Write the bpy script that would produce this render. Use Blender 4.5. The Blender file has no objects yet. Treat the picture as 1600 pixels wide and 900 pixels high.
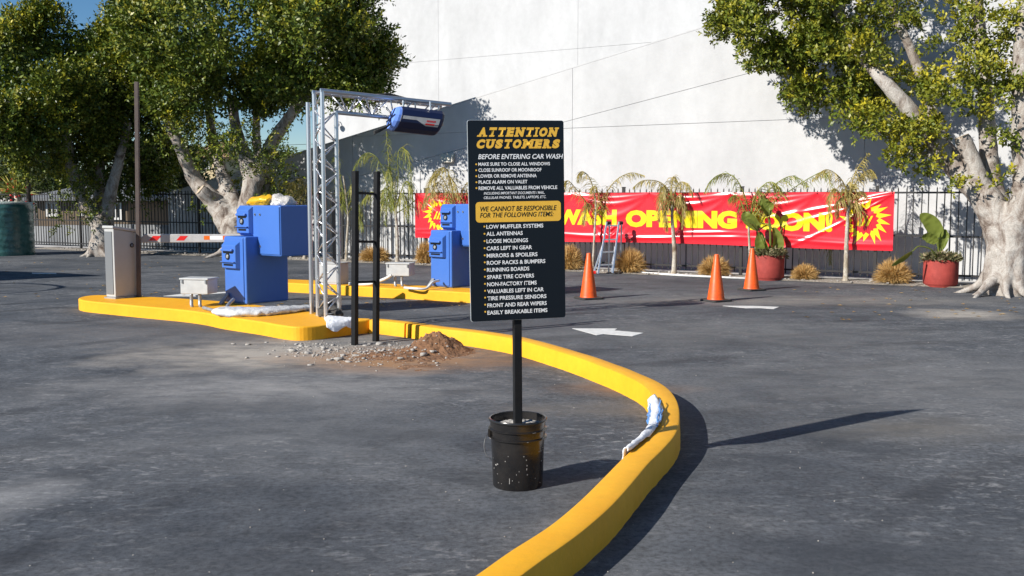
import bpy, bmesh, math, random
import numpy as np
from mathutils import Vector, Matrix, noise

random.seed(7)
rng = np.random.default_rng(7)
scene = bpy.context.scene
col = scene.collection

# ------------------------------------------------------------------ camera
CAMZ, F, HORIZON = 1.55, 1555.6, 308.0
PITCH = math.atan((450 - HORIZON) / F)
cd = bpy.data.cameras.new('camera'); cam = bpy.data.objects.new('camera', cd); col.objects.link(cam)
cam.location = (0, 0, CAMZ); cam.rotation_euler = (math.pi/2 - PITCH, 0, 0)
cd.sensor_width = 36.0; cd.lens = 36.0 * F / 1600.0; cd.clip_start = 0.05; cd.clip_end = 3000
scene.camera = cam

# ------------------------------------------------------------------ sky, sun, exposure
SUN_EL = math.radians(30.0)
SUN_H = Vector((-0.825, -0.565)).normalized()
w = bpy.data.worlds.new('World'); scene.world = w; w.use_nodes = True
wn = w.node_tree.nodes; wl = w.node_tree.links
sky = wn.new('ShaderNodeTexSky'); sky.sky_type = 'NISHITA'; sky.sun_disc = False
sky.sun_elevation = SUN_EL; sky.sun_rotation = math.atan2(SUN_H.x, SUN_H.y)
sky.air_density = 1.0; sky.dust_density = 0.0; sky.ozone_density = 2.5; sky.altitude = 1500
hs_ = wn.new('ShaderNodeHueSaturation'); hs_.inputs['Saturation'].default_value = 1.25; wl.new(sky.outputs[0], hs_.inputs['Color']); wl.new(hs_.outputs[0], wn['Background'].inputs[0]); wn['Background'].inputs[1].default_value = 0.070
sd = bpy.data.lights.new('sun', 'SUN'); sd.energy = 4.8; sd.angle = math.radians(0.5); sd.color = (1.0, 0.945, 0.865)
sun = bpy.data.objects.new('sun', sd); col.objects.link(sun)
to_sun = Vector((SUN_H.x*math.cos(SUN_EL), SUN_H.y*math.cos(SUN_EL), math.sin(SUN_EL)))
sun.rotation_euler = to_sun.to_track_quat('Z', 'Y').to_euler(); sun.location = (-20, -14, 20)
scene.view_settings.view_transform = 'Standard'; scene.view_settings.look = 'None'
scene.view_settings.gamma = 1.0; scene.view_settings.use_curve_mapping = False
scene.view_settings.exposure = 0.56

# ------------------------------------------------------------------ pixel -> place
def ray(px, py):
    a = (px - 800) / F; b = (450 - py) / F
    cp, sp = math.cos(PITCH), math.sin(PITCH)
    return Vector((a, cp + b*sp, -sp + b*cp))
def on_z(px, py, z=0.0):
    d = ray(px, py); t = (z - CAMZ) / d.z
    return Vector((d.x*t, d.y*t, z))
def on_Y(px, py, Y):
    d = ray(px, py); t = Y / d.y
    return Vector((d.x*t, Y, CAMZ + d.z*t))
FD = Vector((0.862, -0.507, 0)).normalized()          # along the fence, to the right
FB = Vector((-FD.y, FD.x, 0))                          # behind the fence
F0 = on_z(900, 423) + FB*0.18
def on_plane(px, py, p0, n):
    d = ray(px, py); t = (p0 - Vector((0, 0, CAMZ))).dot(n) / d.dot(n)
    return Vector((0, 0, CAMZ)) + d*t
def on_fence(px, py, off=0.0): return on_plane(px, py, F0 + FB*off, FB)
def sz(px, py, off=0.0):                               # along-fence distance and height
    p = on_fence(px, py, off); return (p - F0).dot(FD), p.z
def fp(s, z, off=0.0):
    q = F0 + FD*s + FB*off; return Vector((q.x, q.y, z))

# ------------------------------------------------------------------ materials
MAT = {}
def new_mat(name):
    m = bpy.data.materials.new(name); m.use_nodes = True; MAT[name] = m
    nt = m.node_tree; return m, nt, nt.nodes['Principled BSDF']
def nd(nt, t, **kw):
    n = nt.nodes.new(t)
    for k, v in kw.items(): setattr(n, k, v)
    return n
def mixc(nt, fac, a, b, blend='MIX'):
    m = nd(nt, 'ShaderNodeMix', data_type='RGBA', blend_type=blend)
    for sock, v in ((m.inputs[0], fac), (m.inputs[6], a), (m.inputs[7], b)):
        if hasattr(v, 'links'): nt.links.new(v, sock)
        elif isinstance(v, (int, float)): sock.default_value = v
        else: sock.default_value = (*v[:3], 1)
    return m.outputs[2]
def math_n(nt, op, a, b=0.0, clamp=False):
    m = nd(nt, 'ShaderNodeMath', operation=op, use_clamp=clamp)
    for s, v in ((m.inputs[0], a), (m.inputs[1], b)):
        if hasattr(v, 'links'): nt.links.new(v, s)
        else: s.default_value = v
    return m.outputs[0]
def noise_n(nt, vec, scale, detail=4, rough=0.55, dist=0.0):
    n = nd(nt, 'ShaderNodeTexNoise'); n.inputs['Scale'].default_value = scale
    n.inputs['Detail'].default_value = detail; n.inputs['Roughness'].default_value = rough
    n.inputs['Distortion'].default_value = dist
    if vec is not None: nt.links.new(vec, n.inputs['Vector'])
    return n.outputs[0]
def ramp(nt, v, stops):
    r = nd(nt, 'ShaderNodeValToRGB'); nt.links.new(v, r.inputs[0])
    e = r.color_ramp.elements
    while len(e) < len(stops): e.new(0.5)
    for el, (p, c) in zip(e, stops):
        el.position = p; el.color = (*c, 1) if len(c) == 3 else c
    return r.outputs[0]
def g3(v): return (v, v, v)
def simple(name, c1, c2=None, scale=6.0, rough=0.6, bump=0.0, bscale=40.0, metal=0.0, spec=0.5, coat=0.0, rvar=0.0, world=False):
    m, nt, b = new_mat(name)
    if world: vec = nd(nt, 'ShaderNodeNewGeometry').outputs['Position']
    else: vec = nd(nt, 'ShaderNodeTexCoord').outputs['Object']
    if c2 is not None:
        f = ramp(nt, noise_n(nt, vec, scale, 6, 0.62), [(0.33, g3(0)), (0.68, g3(1))])
        nt.links.new(mixc(nt, f, c1, c2), b.inputs['Base Color'])
    else: b.inputs['Base Color'].default_value = (*c1, 1)
    b.inputs['Roughness'].default_value = rough; b.inputs['Metallic'].default_value = metal
    b.inputs['Specular IOR Level'].default_value = spec; b.inputs['Coat Weight'].default_value = coat
    if rvar:
        r = math_n(nt, 'MULTIPLY_ADD', noise_n(nt, vec, scale*2.3, 5), rvar)
        r.node.inputs[2].default_value = rough - rvar/2; nt.links.new(r, b.inputs['Roughness'])
    if bump:
        bn = nd(nt, 'ShaderNodeBump'); bn.inputs['Strength'].default_value = 1.0; bn.inputs['Distance'].default_value = bump
        nt.links.new(noise_n(nt, vec, bscale, 4), bn.inputs['Height']); nt.links.new(bn.outputs[0], b.inputs['Normal'])
    return m

def asphalt():
    m, nt, b = new_mat('asphalt')
    pos = nd(nt, 'ShaderNodeNewGeometry').outputs['Position']
    mp = nd(nt, 'ShaderNodeMapping'); nt.links.new(pos, mp.inputs[0])
    mp.inputs['Rotation'].default_value = (0, 0, math.radians(12)); mp.inputs['Scale'].default_value = (0.75, 1.5, 1)
    st = mp.outputs[0]
    big = noise_n(nt, pos, 0.35, 5, 0.6)
    base = ramp(nt, big, [(0.36, (0.068, 0.077, 0.091)), (0.64, (0.128, 0.136, 0.148))])
    mott = ramp(nt, noise_n(nt, pos, 3.2, 7, 0.7), [(0.36, g3(0.84)), (0.64, g3(1.18))])
    base = mixc(nt, 1.0, base, mott, 'MULTIPLY')
    streak = ramp(nt, noise_n(nt, st, 0.75, 8, 0.66, 0.9), [(0.46, g3(0)), (0.70, g3(1))])
    base = mixc(nt, math_n(nt, 'MULTIPLY', streak, 0.36), base, (0.22, 0.222, 0.228))
    scuff = ramp(nt, noise_n(nt, st, 7.0, 9, 0.78), [(0.54, g3(0)), (0.66, g3(1))])
    base = mixc(nt, math_n(nt, 'MULTIPLY', scuff, math_n(nt, 'MULTIPLY', streak, 0.45)), base, (0.31, 0.31, 0.31))
    # dry scuff marks: small pale flecks, thick in some areas and absent in others
    where = ramp(nt, noise_n(nt, pos, 0.45, 4, 0.6), [(0.42, g3(0)), (0.62, g3(1))])
    fl = ramp(nt, noise_n(nt, st, 11.0, 9, 0.72, 0.8), [(0.53, g3(0)), (0.63, g3(1))])
    base = mixc(nt, math_n(nt, 'MULTIPLY', fl, math_n(nt, 'MULTIPLY', where, 0.62)), base, (0.38, 0.38, 0.38))
    pit = ramp(nt, noise_n(nt, pos, 28.0, 7, 0.7), [(0.36, g3(0.62)), (0.52, g3(1.0)), (0.68, g3(1.22))])
    base = mixc(nt, 1.0, base, pit, 'MULTIPLY')
    dark = ramp(nt, noise_n(nt, st, 0.9, 6, 0.65, 0.3), [(0.36, g3(1)), (0.48, g3(0))])
    base = mixc(nt, math_n(nt, 'MULTIPLY', dark, 0.55), base, (0.048, 0.055, 0.066))
    # tyre sweeps
    wv = nd(nt, 'ShaderNodeTexWave', wave_type='RINGS', rings_direction='Z'); mpw = nd(nt, 'ShaderNodeMapping'); nt.links.new(pos, mpw.inputs[0])
    mpw.inputs['Location'].default_value = (-7.5, 1.0, 0); nt.links.new(mpw.outputs[0], wv.inputs['Vector'])
    wv.inputs['Scale'].default_value = 0.33; wv.inputs['Distortion'].default_value = 1.6; wv.inputs['Detail'].default_value = 4; wv.inputs['Detail Scale'].default_value = 1.2
    tw = math_n(nt, 'MULTIPLY', ramp(nt, wv.outputs['Fac'], [(0.80, g3(0)), (0.97, g3(1))]), ramp(nt, noise_n(nt, pos, 0.6, 5, 0.7), [(0.45, g3(0)), (0.62, g3(1))]))
    base = mixc(nt, math_n(nt, 'MULTIPLY', tw, 0.45), base, (0.028, 0.03, 0.036))
    # dusty ground: round the rubble, by the buckets and along the planting strip
    dn = ramp(nt, noise_n(nt, st, 3.4, 9, 0.74), [(0.40, g3(0)), (0.62, g3(1))])
    dl = noise_n(nt, pos, 1.4, 5, 0.6)
    def patch(px, py, rx, ry, colr, amt):
        nonlocal base
        c = on_z(px, py)
        v = nd(nt, 'ShaderNodeVectorMath', operation='SUBTRACT'); nt.links.new(pos, v.inputs[0]); v.inputs[1].default_value = c
        s = nd(nt, 'ShaderNodeVectorMath', operation='MULTIPLY'); nt.links.new(v.outputs[0], s.inputs[0]); s.inputs[1].default_value = (1/rx, 1/ry, 0)
        ln = nd(nt, 'ShaderNodeVectorMath', operation='LENGTH'); nt.links.new(s.outputs[0], ln.inputs[0])
        fac = math_n(nt, 'SUBTRACT', math_n(nt, 'ADD', 0.55, math_n(nt, 'MULTIPLY', dl, 1.0)), ln.outputs['Value'], True)
        dd = math_n(nt, 'MULTIPLY_ADD', dn, 0.60); dd.node.inputs[2].default_value = 0.40
        fac = math_n(nt, 'MULTIPLY', fac, dd, True)
        base = mixc(nt, math_n(nt, 'MULTIPLY', fac, amt), base, colr)
    patch(460, 552, 2.1, 1.3, (0.40, 0.365, 0.32), 1.7)
    patch(620, 560, 1.25, 0.95, (0.36, 0.21, 0.115), 1.9)
    patch(900, 640, 0.8, 0.30, (0.17, 0.155, 0.14), 1.0)
    patch(970, 608, 0.7, 0.35, (0.26, 0.15, 0.09), 0.8)
    patch(800, 566, 1.0, 0.30, (0.24, 0.15, 0.10), 0.8)
    patch(1500, 491, 0.9, 0.75, (0.38, 0.35, 0.31), 1.6)
    patch(1240, 470, 3.8, 1.0, (0.28, 0.26, 0.235), 0.9)
    patch(1450, 600, 3.0, 2.2, (0.20, 0.20, 0.20), 0.7)
    patch(1100, 520, 3.0, 1.6, (0.19, 0.188, 0.185), 0.7)
    patch(1420, 670, 0.9, 0.55, (0.16, 0.15, 0.135), 0.9)
    patch(10, 775, 0.35, 0.6, (0.36, 0.36, 0.36), 0.9)
    patch(430, 605, 2.3, 1.0, (0.30, 0.295, 0.29), 1.1)
    patch(420, 680, 1.7, 1.3, (0.22, 0.225, 0.23), 0.55)
    patch(200, 520, 2.4, 1.2, (0.17, 0.165, 0.165), 0.8)
    g = noise_n(nt, pos, 260, 3, 0.7)
    base = mixc(nt, 1.0, base, ramp(nt, g, [(0.25, g3(0.45)), (0.75, g3(1.55))]), 'MULTIPLY')
    spk = ramp(nt, noise_n(nt, pos, 55, 2, 0.5), [(0.74, g3(0)), (0.78, g3(1))])
    base = mixc(nt, math_n(nt, 'MULTIPLY', spk, 0.5), base, (0.4, 0.39, 0.37))
    nt.links.new(base, b.inputs['Base Color'])
    r = math_n(nt, 'MULTIPLY_ADD', streak, 0.25); r.node.inputs[2].default_value = 0.70
    nt.links.new(r, b.inputs['Roughness']); b.inputs['Specular IOR Level'].default_value = 0.08
    bn = nd(nt, 'ShaderNodeBump'); bn.inputs['Strength'].default_value = 0.9; bn.inputs['Distance'].default_value = 0.004
    nt.links.new(g, bn.inputs['Height'])
    b2 = nd(nt, 'ShaderNodeBump'); b2.inputs['Strength'].default_value = 0.6; b2.inputs['Distance'].default_value = 0.03
    nt.links.new(noise_n(nt, pos, 1.6, 3), b2.inputs['Height']); nt.links.new(b2.outputs[0], bn.inputs['Normal'])
    nt.links.new(bn.outputs[0], b.inputs['Normal'])
asphalt()

def stucco(name, c):
    m, nt, b = new_mat(name)
    pos = nd(nt, 'ShaderNodeNewGeometry').outputs['Position']
    mp = nd(nt, 'ShaderNodeMapping'); nt.links.new(pos, mp.inputs[0]); mp.inputs['Scale'].default_value = (1, 1, 0.45)
    f = ramp(nt, noise_n(nt, mp.outputs[0], 0.9, 7, 0.62), [(0.3, g3(0.86)), (0.68, g3(1.03))])
    base = mixc(nt, 1.0, c, f, 'MULTIPLY')
    f2 = ramp(nt, noise_n(nt, pos, 4.5, 6, 0.7), [(0.3, g3(0.95)), (0.7, g3(1.03))])
    base = mixc(nt, 1.0, base, f2, 'MULTIPLY')
    nt.links.new(base, b.inputs['Base Color']); b.inputs['Roughness'].default_value = 0.9; b.inputs['Specular IOR Level'].default_value = 0.2
    bn = nd(nt, 'ShaderNodeBump'); bn.inputs['Strength'].default_value = 0.7; bn.inputs['Distance'].default_value = 0.006
    nt.links.new(noise_n(nt, pos, 60, 5), bn.inputs['Height']); nt.links.new(bn.outputs[0], b.inputs['Normal'])
stucco('stucco', (0.52, 0.525, 0.53))
stucco('low_wall', (0.24, 0.25, 0.26))  # white wall coloured grey, in place of the tree shade on it
stucco('stucco_joint', (0.36, 0.36, 0.365))

def bark(name, c1, c2, c3):
    m, nt, b = new_mat(name)
    pos = nd(nt, 'ShaderNodeNewGeometry').outputs['Position']
    mp = nd(nt, 'ShaderNodeMapping'); nt.links.new(pos, mp.inputs[0]); mp.inputs['Scale'].default_value = (1, 1, 0.6)
    n1 = noise_n(nt, mp.outputs[0], 5, 8, 0.7, 0.8)
    base = ramp(nt, n1, [(0.34, c2), (0.45, c1), (0.58, c3), (0.68, c1)])
    n2 = noise_n(nt, pos, 45, 5, 0.7)
    base = mixc(nt, 1.0, base, ramp(nt, n2, [(0.3, g3(0.7)), (0.7, g3(1.15))]), 'MULTIPLY')
    nt.links.new(base, b.inputs['Base Color']); b.inputs['Roughness'].default_value = 0.9; b.inputs['Specular IOR Level'].default_value = 0.2
    bn = nd(nt, 'ShaderNodeBump'); bn.inputs['Strength'].default_value = 1.0; bn.inputs['Distance'].default_value = 0.03
    nt.links.new(n1, bn.inputs['Height'])
    bb = nd(nt, 'ShaderNodeBump'); bb.inputs['Strength'].default_value = 1.0; bb.inputs['Distance'].default_value = 0.01
    nt.links.new(n2, bb.inputs['Height']); nt.links.new(bn.outputs[0], bb.inputs['Normal'])
    nt.links.new(bb.outputs[0], b.inputs['Normal'])
bark('fig_bark', (0.30, 0.255, 0.22), (0.11, 0.078, 0.06), (0.47, 0.44, 0.40))
bark('palm_bark', (0.36, 0.30, 0.22), (0.20, 0.15, 0.10), (0.55, 0.52, 0.46))

def leafy(name, stops, tip=None, rough=0.42, trans=0.09):
    m, nt, b = new_mat(name)
    gi = nd(nt, 'ShaderNodeNewGeometry')
    c = ramp(nt, gi.outputs['Random Per Island'], stops)
    if tip is not None:
        at = nd(nt, 'ShaderNodeAttribute', attribute_name='tip')
        c = mixc(nt, at.outputs['Fac'], c, tip)
    nt.links.new(c, b.inputs['Base Color']); b.inputs['Roughness'].default_value = rough; b.inputs['Specular IOR Level'].default_value = 0.3
    tr = nd(nt, 'ShaderNodeBsdfTranslucent')
    tc = mixc(nt, 1.0, c, (1.3, 1.35, 0.5), 'MULTIPLY'); nt.links.new(tc, tr.inputs[0])
    mx = nd(nt, 'ShaderNodeMixShader'); mx.inputs[0].default_value = trans
    nt.links.new(b.outputs[0], mx.inputs[1]); nt.links.new(tr.outputs[0], mx.inputs[2])
    nt.links.new(mx.outputs[0], nt.nodes['Material Output'].inputs[0])
leafy('fig_leaf', [(0.0, (0.035, 0.062, 0.010)), (0.5, (0.078, 0.118, 0.015)), (0.85, (0.135, 0.175, 0.022)), (1.0, (0.22, 0.23, 0.03))], (0.55, 0.47, 0.03))
leafy('fig_leaf_light', [(0.0, (0.065, 0.098, 0.012)), (0.5, (0.120, 0.155, 0.018)), (0.85, (0.185, 0.205, 0.024)), (1.0, (0.26, 0.25, 0.03))], (0.55, 0.46, 0.03))
leafy('palm_leaf', [(0.0, (0.20, 0.18, 0.04)), (0.5, (0.36, 0.29, 0.08)), (1.0, (0.52, 0.40, 0.16))], None, 0.5)
leafy('palm_leaf_green', [(0.0, (0.12, 0.15, 0.03)), (0.6, (0.24, 0.26, 0.05)), (1.0, (0.44, 0.36, 0.09))], None, 0.45)
leafy('dry_grass', [(0.0, (0.34, 0.19, 0.06)), (0.5, (0.52, 0.32, 0.11)), (1.0, (0.68, 0.48, 0.22))], None, 0.7, 0.15)
leafy('broad_leaf', [(0.0, (0.10, 0.15, 0.03)), (1.0, (0.22, 0.25, 0.05))], None, 0.35, 0.2)
leafy('succulent', [(0.0, (0.09, 0.10, 0.05)), (0.6, (0.17, 0.16, 0.08)), (1.0, (0.27, 0.20, 0.12))], None, 0.5, 0.1)
leafy('far_leaf', [(0.0, (0.03, 0.05, 0.02)), (1.0, (0.09, 0.11, 0.04))], None, 0.6, 0.1)

def kerb_paint():
    m, nt, b = new_mat('kerb_yellow')
    pos = nd(nt, 'ShaderNodeNewGeometry').outputs['Position']
    base = ramp(nt, noise_n(nt, pos, 2.2, 6, 0.62), [(0.35, (0.80, 0.375, 0.014)), (0.65, (0.85, 0.425, 0.018))])
    brush = ramp(nt, noise_n(nt, pos, 18, 7, 0.7), [(0.35, g3(0.95)), (0.65, g3(1.03))])
    base = mixc(nt, 1.0, base, brush, 'MULTIPLY')
    sc = ramp(nt, noise_n(nt, pos, 5.5, 9, 0.75, 0.6), [(0.62, g3(0)), (0.69, g3(1))])
    base = mixc(nt, math_n(nt, 'MULTIPLY', sc, 0.16), base, (0.30, 0.17, 0.04))
    ch = ramp(nt, noise_n(nt, pos, 34, 5, 0.6), [(0.73, g3(0)), (0.76, g3(1))])
    base = mixc(nt, math_n(nt, 'MULTIPLY', ch, 0.6), base, (0.25, 0.22, 0.17))
    nt.links.new(base, b.inputs['Base Color']); b.inputs['Roughness'].default_value = 0.62; b.inputs['Specular IOR Level'].default_value = 0.3
    bn = nd(nt, 'ShaderNodeBump'); bn.inputs['Strength'].default_value = 0.7; bn.inputs['Distance'].default_value = 0.002
    nt.links.new(noise_n(nt, pos, 75, 5), bn.inputs['Height'])
    b2 = nd(nt, 'ShaderNodeBump'); b2.inputs['Strength'].default_value = 0.5; b2.inputs['Distance'].default_value = 0.006
    nt.links.new(noise_n(nt, pos, 9, 3), b2.inputs['Height']); nt.links.new(b2.outputs[0], bn.inputs['Normal']); nt.links.new(bn.outputs[0], b.inputs['Normal'])
kerb_paint()
simple('white_paint', (0.75, 0.75, 0.73), (0.55, 0.55, 0.53), 18, 0.7, 0.001, 90)
simple('sign_black', (0.006, 0.009, 0.014), None, rough=0.32, spec=0.35)
simple('sign_edge', (0.6, 0.65, 0.68), rough=0.4)
simple('sign_gold', (0.90, 0.52, 0.06), (0.86, 0.48, 0.05), 30, 0.45)
simple('sign_white', (0.90, 0.90, 0.89), rough=0.45)
simple('post_black', (0.008, 0.009, 0.011), (0.014, 0.014, 0.015), 14, 0.5, spec=0.18, rvar=0.2)
simple('bucket_black', (0.010, 0.010, 0.011), (0.022, 0.020, 0.019), 9, 0.22, 0.001, 30, rvar=0.12)
simple('concrete', (0.42, 0.40, 0.37), (0.27, 0.255, 0.235), 14, 0.95, 0.01, 60)
simple('concrete_pale', (0.62, 0.60, 0.57), (0.52, 0.50, 0.475), 3, 0.9, 0.004, 60, world=True)
simple('splash', (0.30, 0.29, 0.275), rough=0.9)
simple('wire', (0.12, 0.12, 0.12), rough=0.45, metal=1.0)
simple('kiosk_blue', (0.050, 0.145, 0.47), (0.056, 0.155, 0.50), 2.0, 0.33, 0.0004, 160, spec=0.45)
simple('slot_black', (0.006, 0.006, 0.008), rough=0.3)
simple('steel', (0.50, 0.50, 0.50), (0.40, 0.40, 0.40), 8, 0.38, metal=1.0)
simple('galvanised', (0.42, 0.43, 0.44), (0.30, 0.31, 0.32), 22, 0.5, metal=0.6)
simple('aluminium', (0.66, 0.67, 0.69), (0.58, 0.59, 0.62), 3, 0.30, metal=0.85)
simple('grey_cabinet', (0.46, 0.46, 0.45), (0.42, 0.42, 0.41), 6, 0.45)
simple('grey_panel', (0.16, 0.17, 0.18), rough=0.5)
simple('grey_box', (0.50, 0.51, 0.50), (0.42, 0.43, 0.43), 9, 0.5)
simple('gate_arm', (0.52, 0.51, 0.50), (0.40, 0.39, 0.38), 12, 0.4)
simple('tape_red', (0.72, 0.02, 0.015), rough=0.35)
simple('tape_orange', (0.85, 0.16, 0.01), rough=0.35)
simple('rust_post', (0.065, 0.050, 0.046), (0.10, 0.072, 0.060), 8, 0.75, 0.003, 40)
simple('navy_plastic', (0.004, 0.010, 0.045), None, rough=0.5)  # navy darkened to stand in for weaker sun on the barrel
simple('light_blue_plastic', (0.16, 0.30, 0.78), rough=0.4)
simple('cone_orange', (0.85, 0.115, 0.008), (0.62, 0.075, 0.010), 16, 0.45, rvar=0.2)
simple('rubber_black', (0.016, 0.016, 0.017), (0.05, 0.048, 0.045), 12, 0.7)
simple('banner_red', (0.68, 0.014, 0.030), (0.62, 0.012, 0.024), 2.0, 0.27, spec=0.7)
simple('banner_yellow', (0.82, 0.62, 0.012), rough=0.28, spec=0.55)
simple('fence_black', (0.012, 0.012, 0.014), (0.03, 0.025, 0.022), 7, 0.45)
simple('planter_red', (0.37, 0.052, 0.040), (0.28, 0.036, 0.028), 9, 0.75, 0.006, 55)
simple('soil', (0.20, 0.14, 0.095), (0.11, 0.075, 0.05), 9, 1.0, 0.03, 30)
simple('dirt', (0.27, 0.14, 0.070), (0.15, 0.075, 0.038), 7, 1.0, 0.03, 26)
simple('gravel', (0.36, 0.33, 0.285), (0.18, 0.155, 0.125), 30, 1.0, 0.03, 50, world=True)
simple('rubble_grey', (0.46, 0.44, 0.41), (0.27, 0.245, 0.215), 12, 0.95, 0.008, 60)
simple('plastic_film', (0.74, 0.74, 0.73), (0.50, 0.51, 0.52), 11, 0.2, 0.012, 16, spec=0.6)
simple('white_cloth', (0.80, 0.81, 0.83), (0.72, 0.75, 0.80), 10, 0.6, 0.008, 40)
simple('blue_print', (0.10, 0.28, 0.62), rough=0.5)
simple('dark_cloth', (0.03, 0.028, 0.027), (0.07, 0.065, 0.06), 12, 0.9, 0.01, 40)
simple('bag_yellow', (0.78, 0.46, 0.02), (0.68, 0.36, 0.015), 9, 0.3, 0.012, 22)
simple('bag_clear', (0.46, 0.44, 0.41), (0.60, 0.58, 0.56), 14, 0.15, 0.02, 26)
simple('tank_green', (0.022, 0.085, 0.078), (0.065, 0.17, 0.16), 5, 0.18, 0.012, 9, spec=0.6)
simple('tank_lid', (0.36, 0.42, 0.41), (0.26, 0.32, 0.31), 8, 0.35, 0.01, 20)
simple('house_tan', (0.17, 0.125, 0.085), (0.14, 0.105, 0.07), 3, 0.9)
simple('house_cream', (0.62, 0.50, 0.30), rough=0.9)
simple('house_white', (0.72, 0.71, 0.68), rough=0.9)
simple('house_orange', (0.55, 0.30, 0.10), rough=0.9)
simple('roof_tile', (0.28, 0.17, 0.09), (0.40, 0.27, 0.14), 6, 0.9)
simple('roof_grey', (0.20, 0.21, 0.22), (0.14, 0.145, 0.15), 6, 0.8)
simple('glass', (0.03, 0.04, 0.05), rough=0.08, spec=0.8)
simple('hill', (0.055, 0.065, 0.032), (0.11, 0.10, 0.055), 0.08, 1.0, world=True)
simple('terrain', (0.13, 0.115, 0.085), (0.08, 0.08, 0.05), 0.3, 1.0, world=True)
simple('flower_red', (0.6, 0.02, 0.015), rough=0.6)
simple('heartwood', (0.50, 0.42, 0.32), (0.36, 0.28, 0.20), 12, 0.9)
simple('lamp_beige', (0.55, 0.52, 0.44), rough=0.6)

# ------------------------------------------------------------------ object helpers
def tag(o, label=None, cat=None, group=None, kind=None):
    if label: o['label'] = label
    if cat: o['category'] = cat
    if group: o['group'] = group
    if kind: o['kind'] = kind
    return o
def thing(name, loc, label, cat, group=None, rz=0.0):
    o = bpy.data.objects.new(name, None); col.objects.link(o); o.empty_display_size = 0.1
    o.location = loc; o.rotation_euler = (0, 0, rz)
    return tag(o, label, cat, group)
def root_loc(o):
    l = Vector((0, 0, 0))
    while o is not None:
        l += o.location; o = o.parent
    return l
def link(name, me, parent=None):
    o = bpy.data.objects.new(name, me); col.objects.link(o)
    if parent is not None: o.parent = parent
    return o
def copy_tree(o, parent=None):
    c = o.copy(); col.objects.link(c); c.parent = parent
    for ch in list(o.children): copy_tree(ch, c)
    return c

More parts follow.
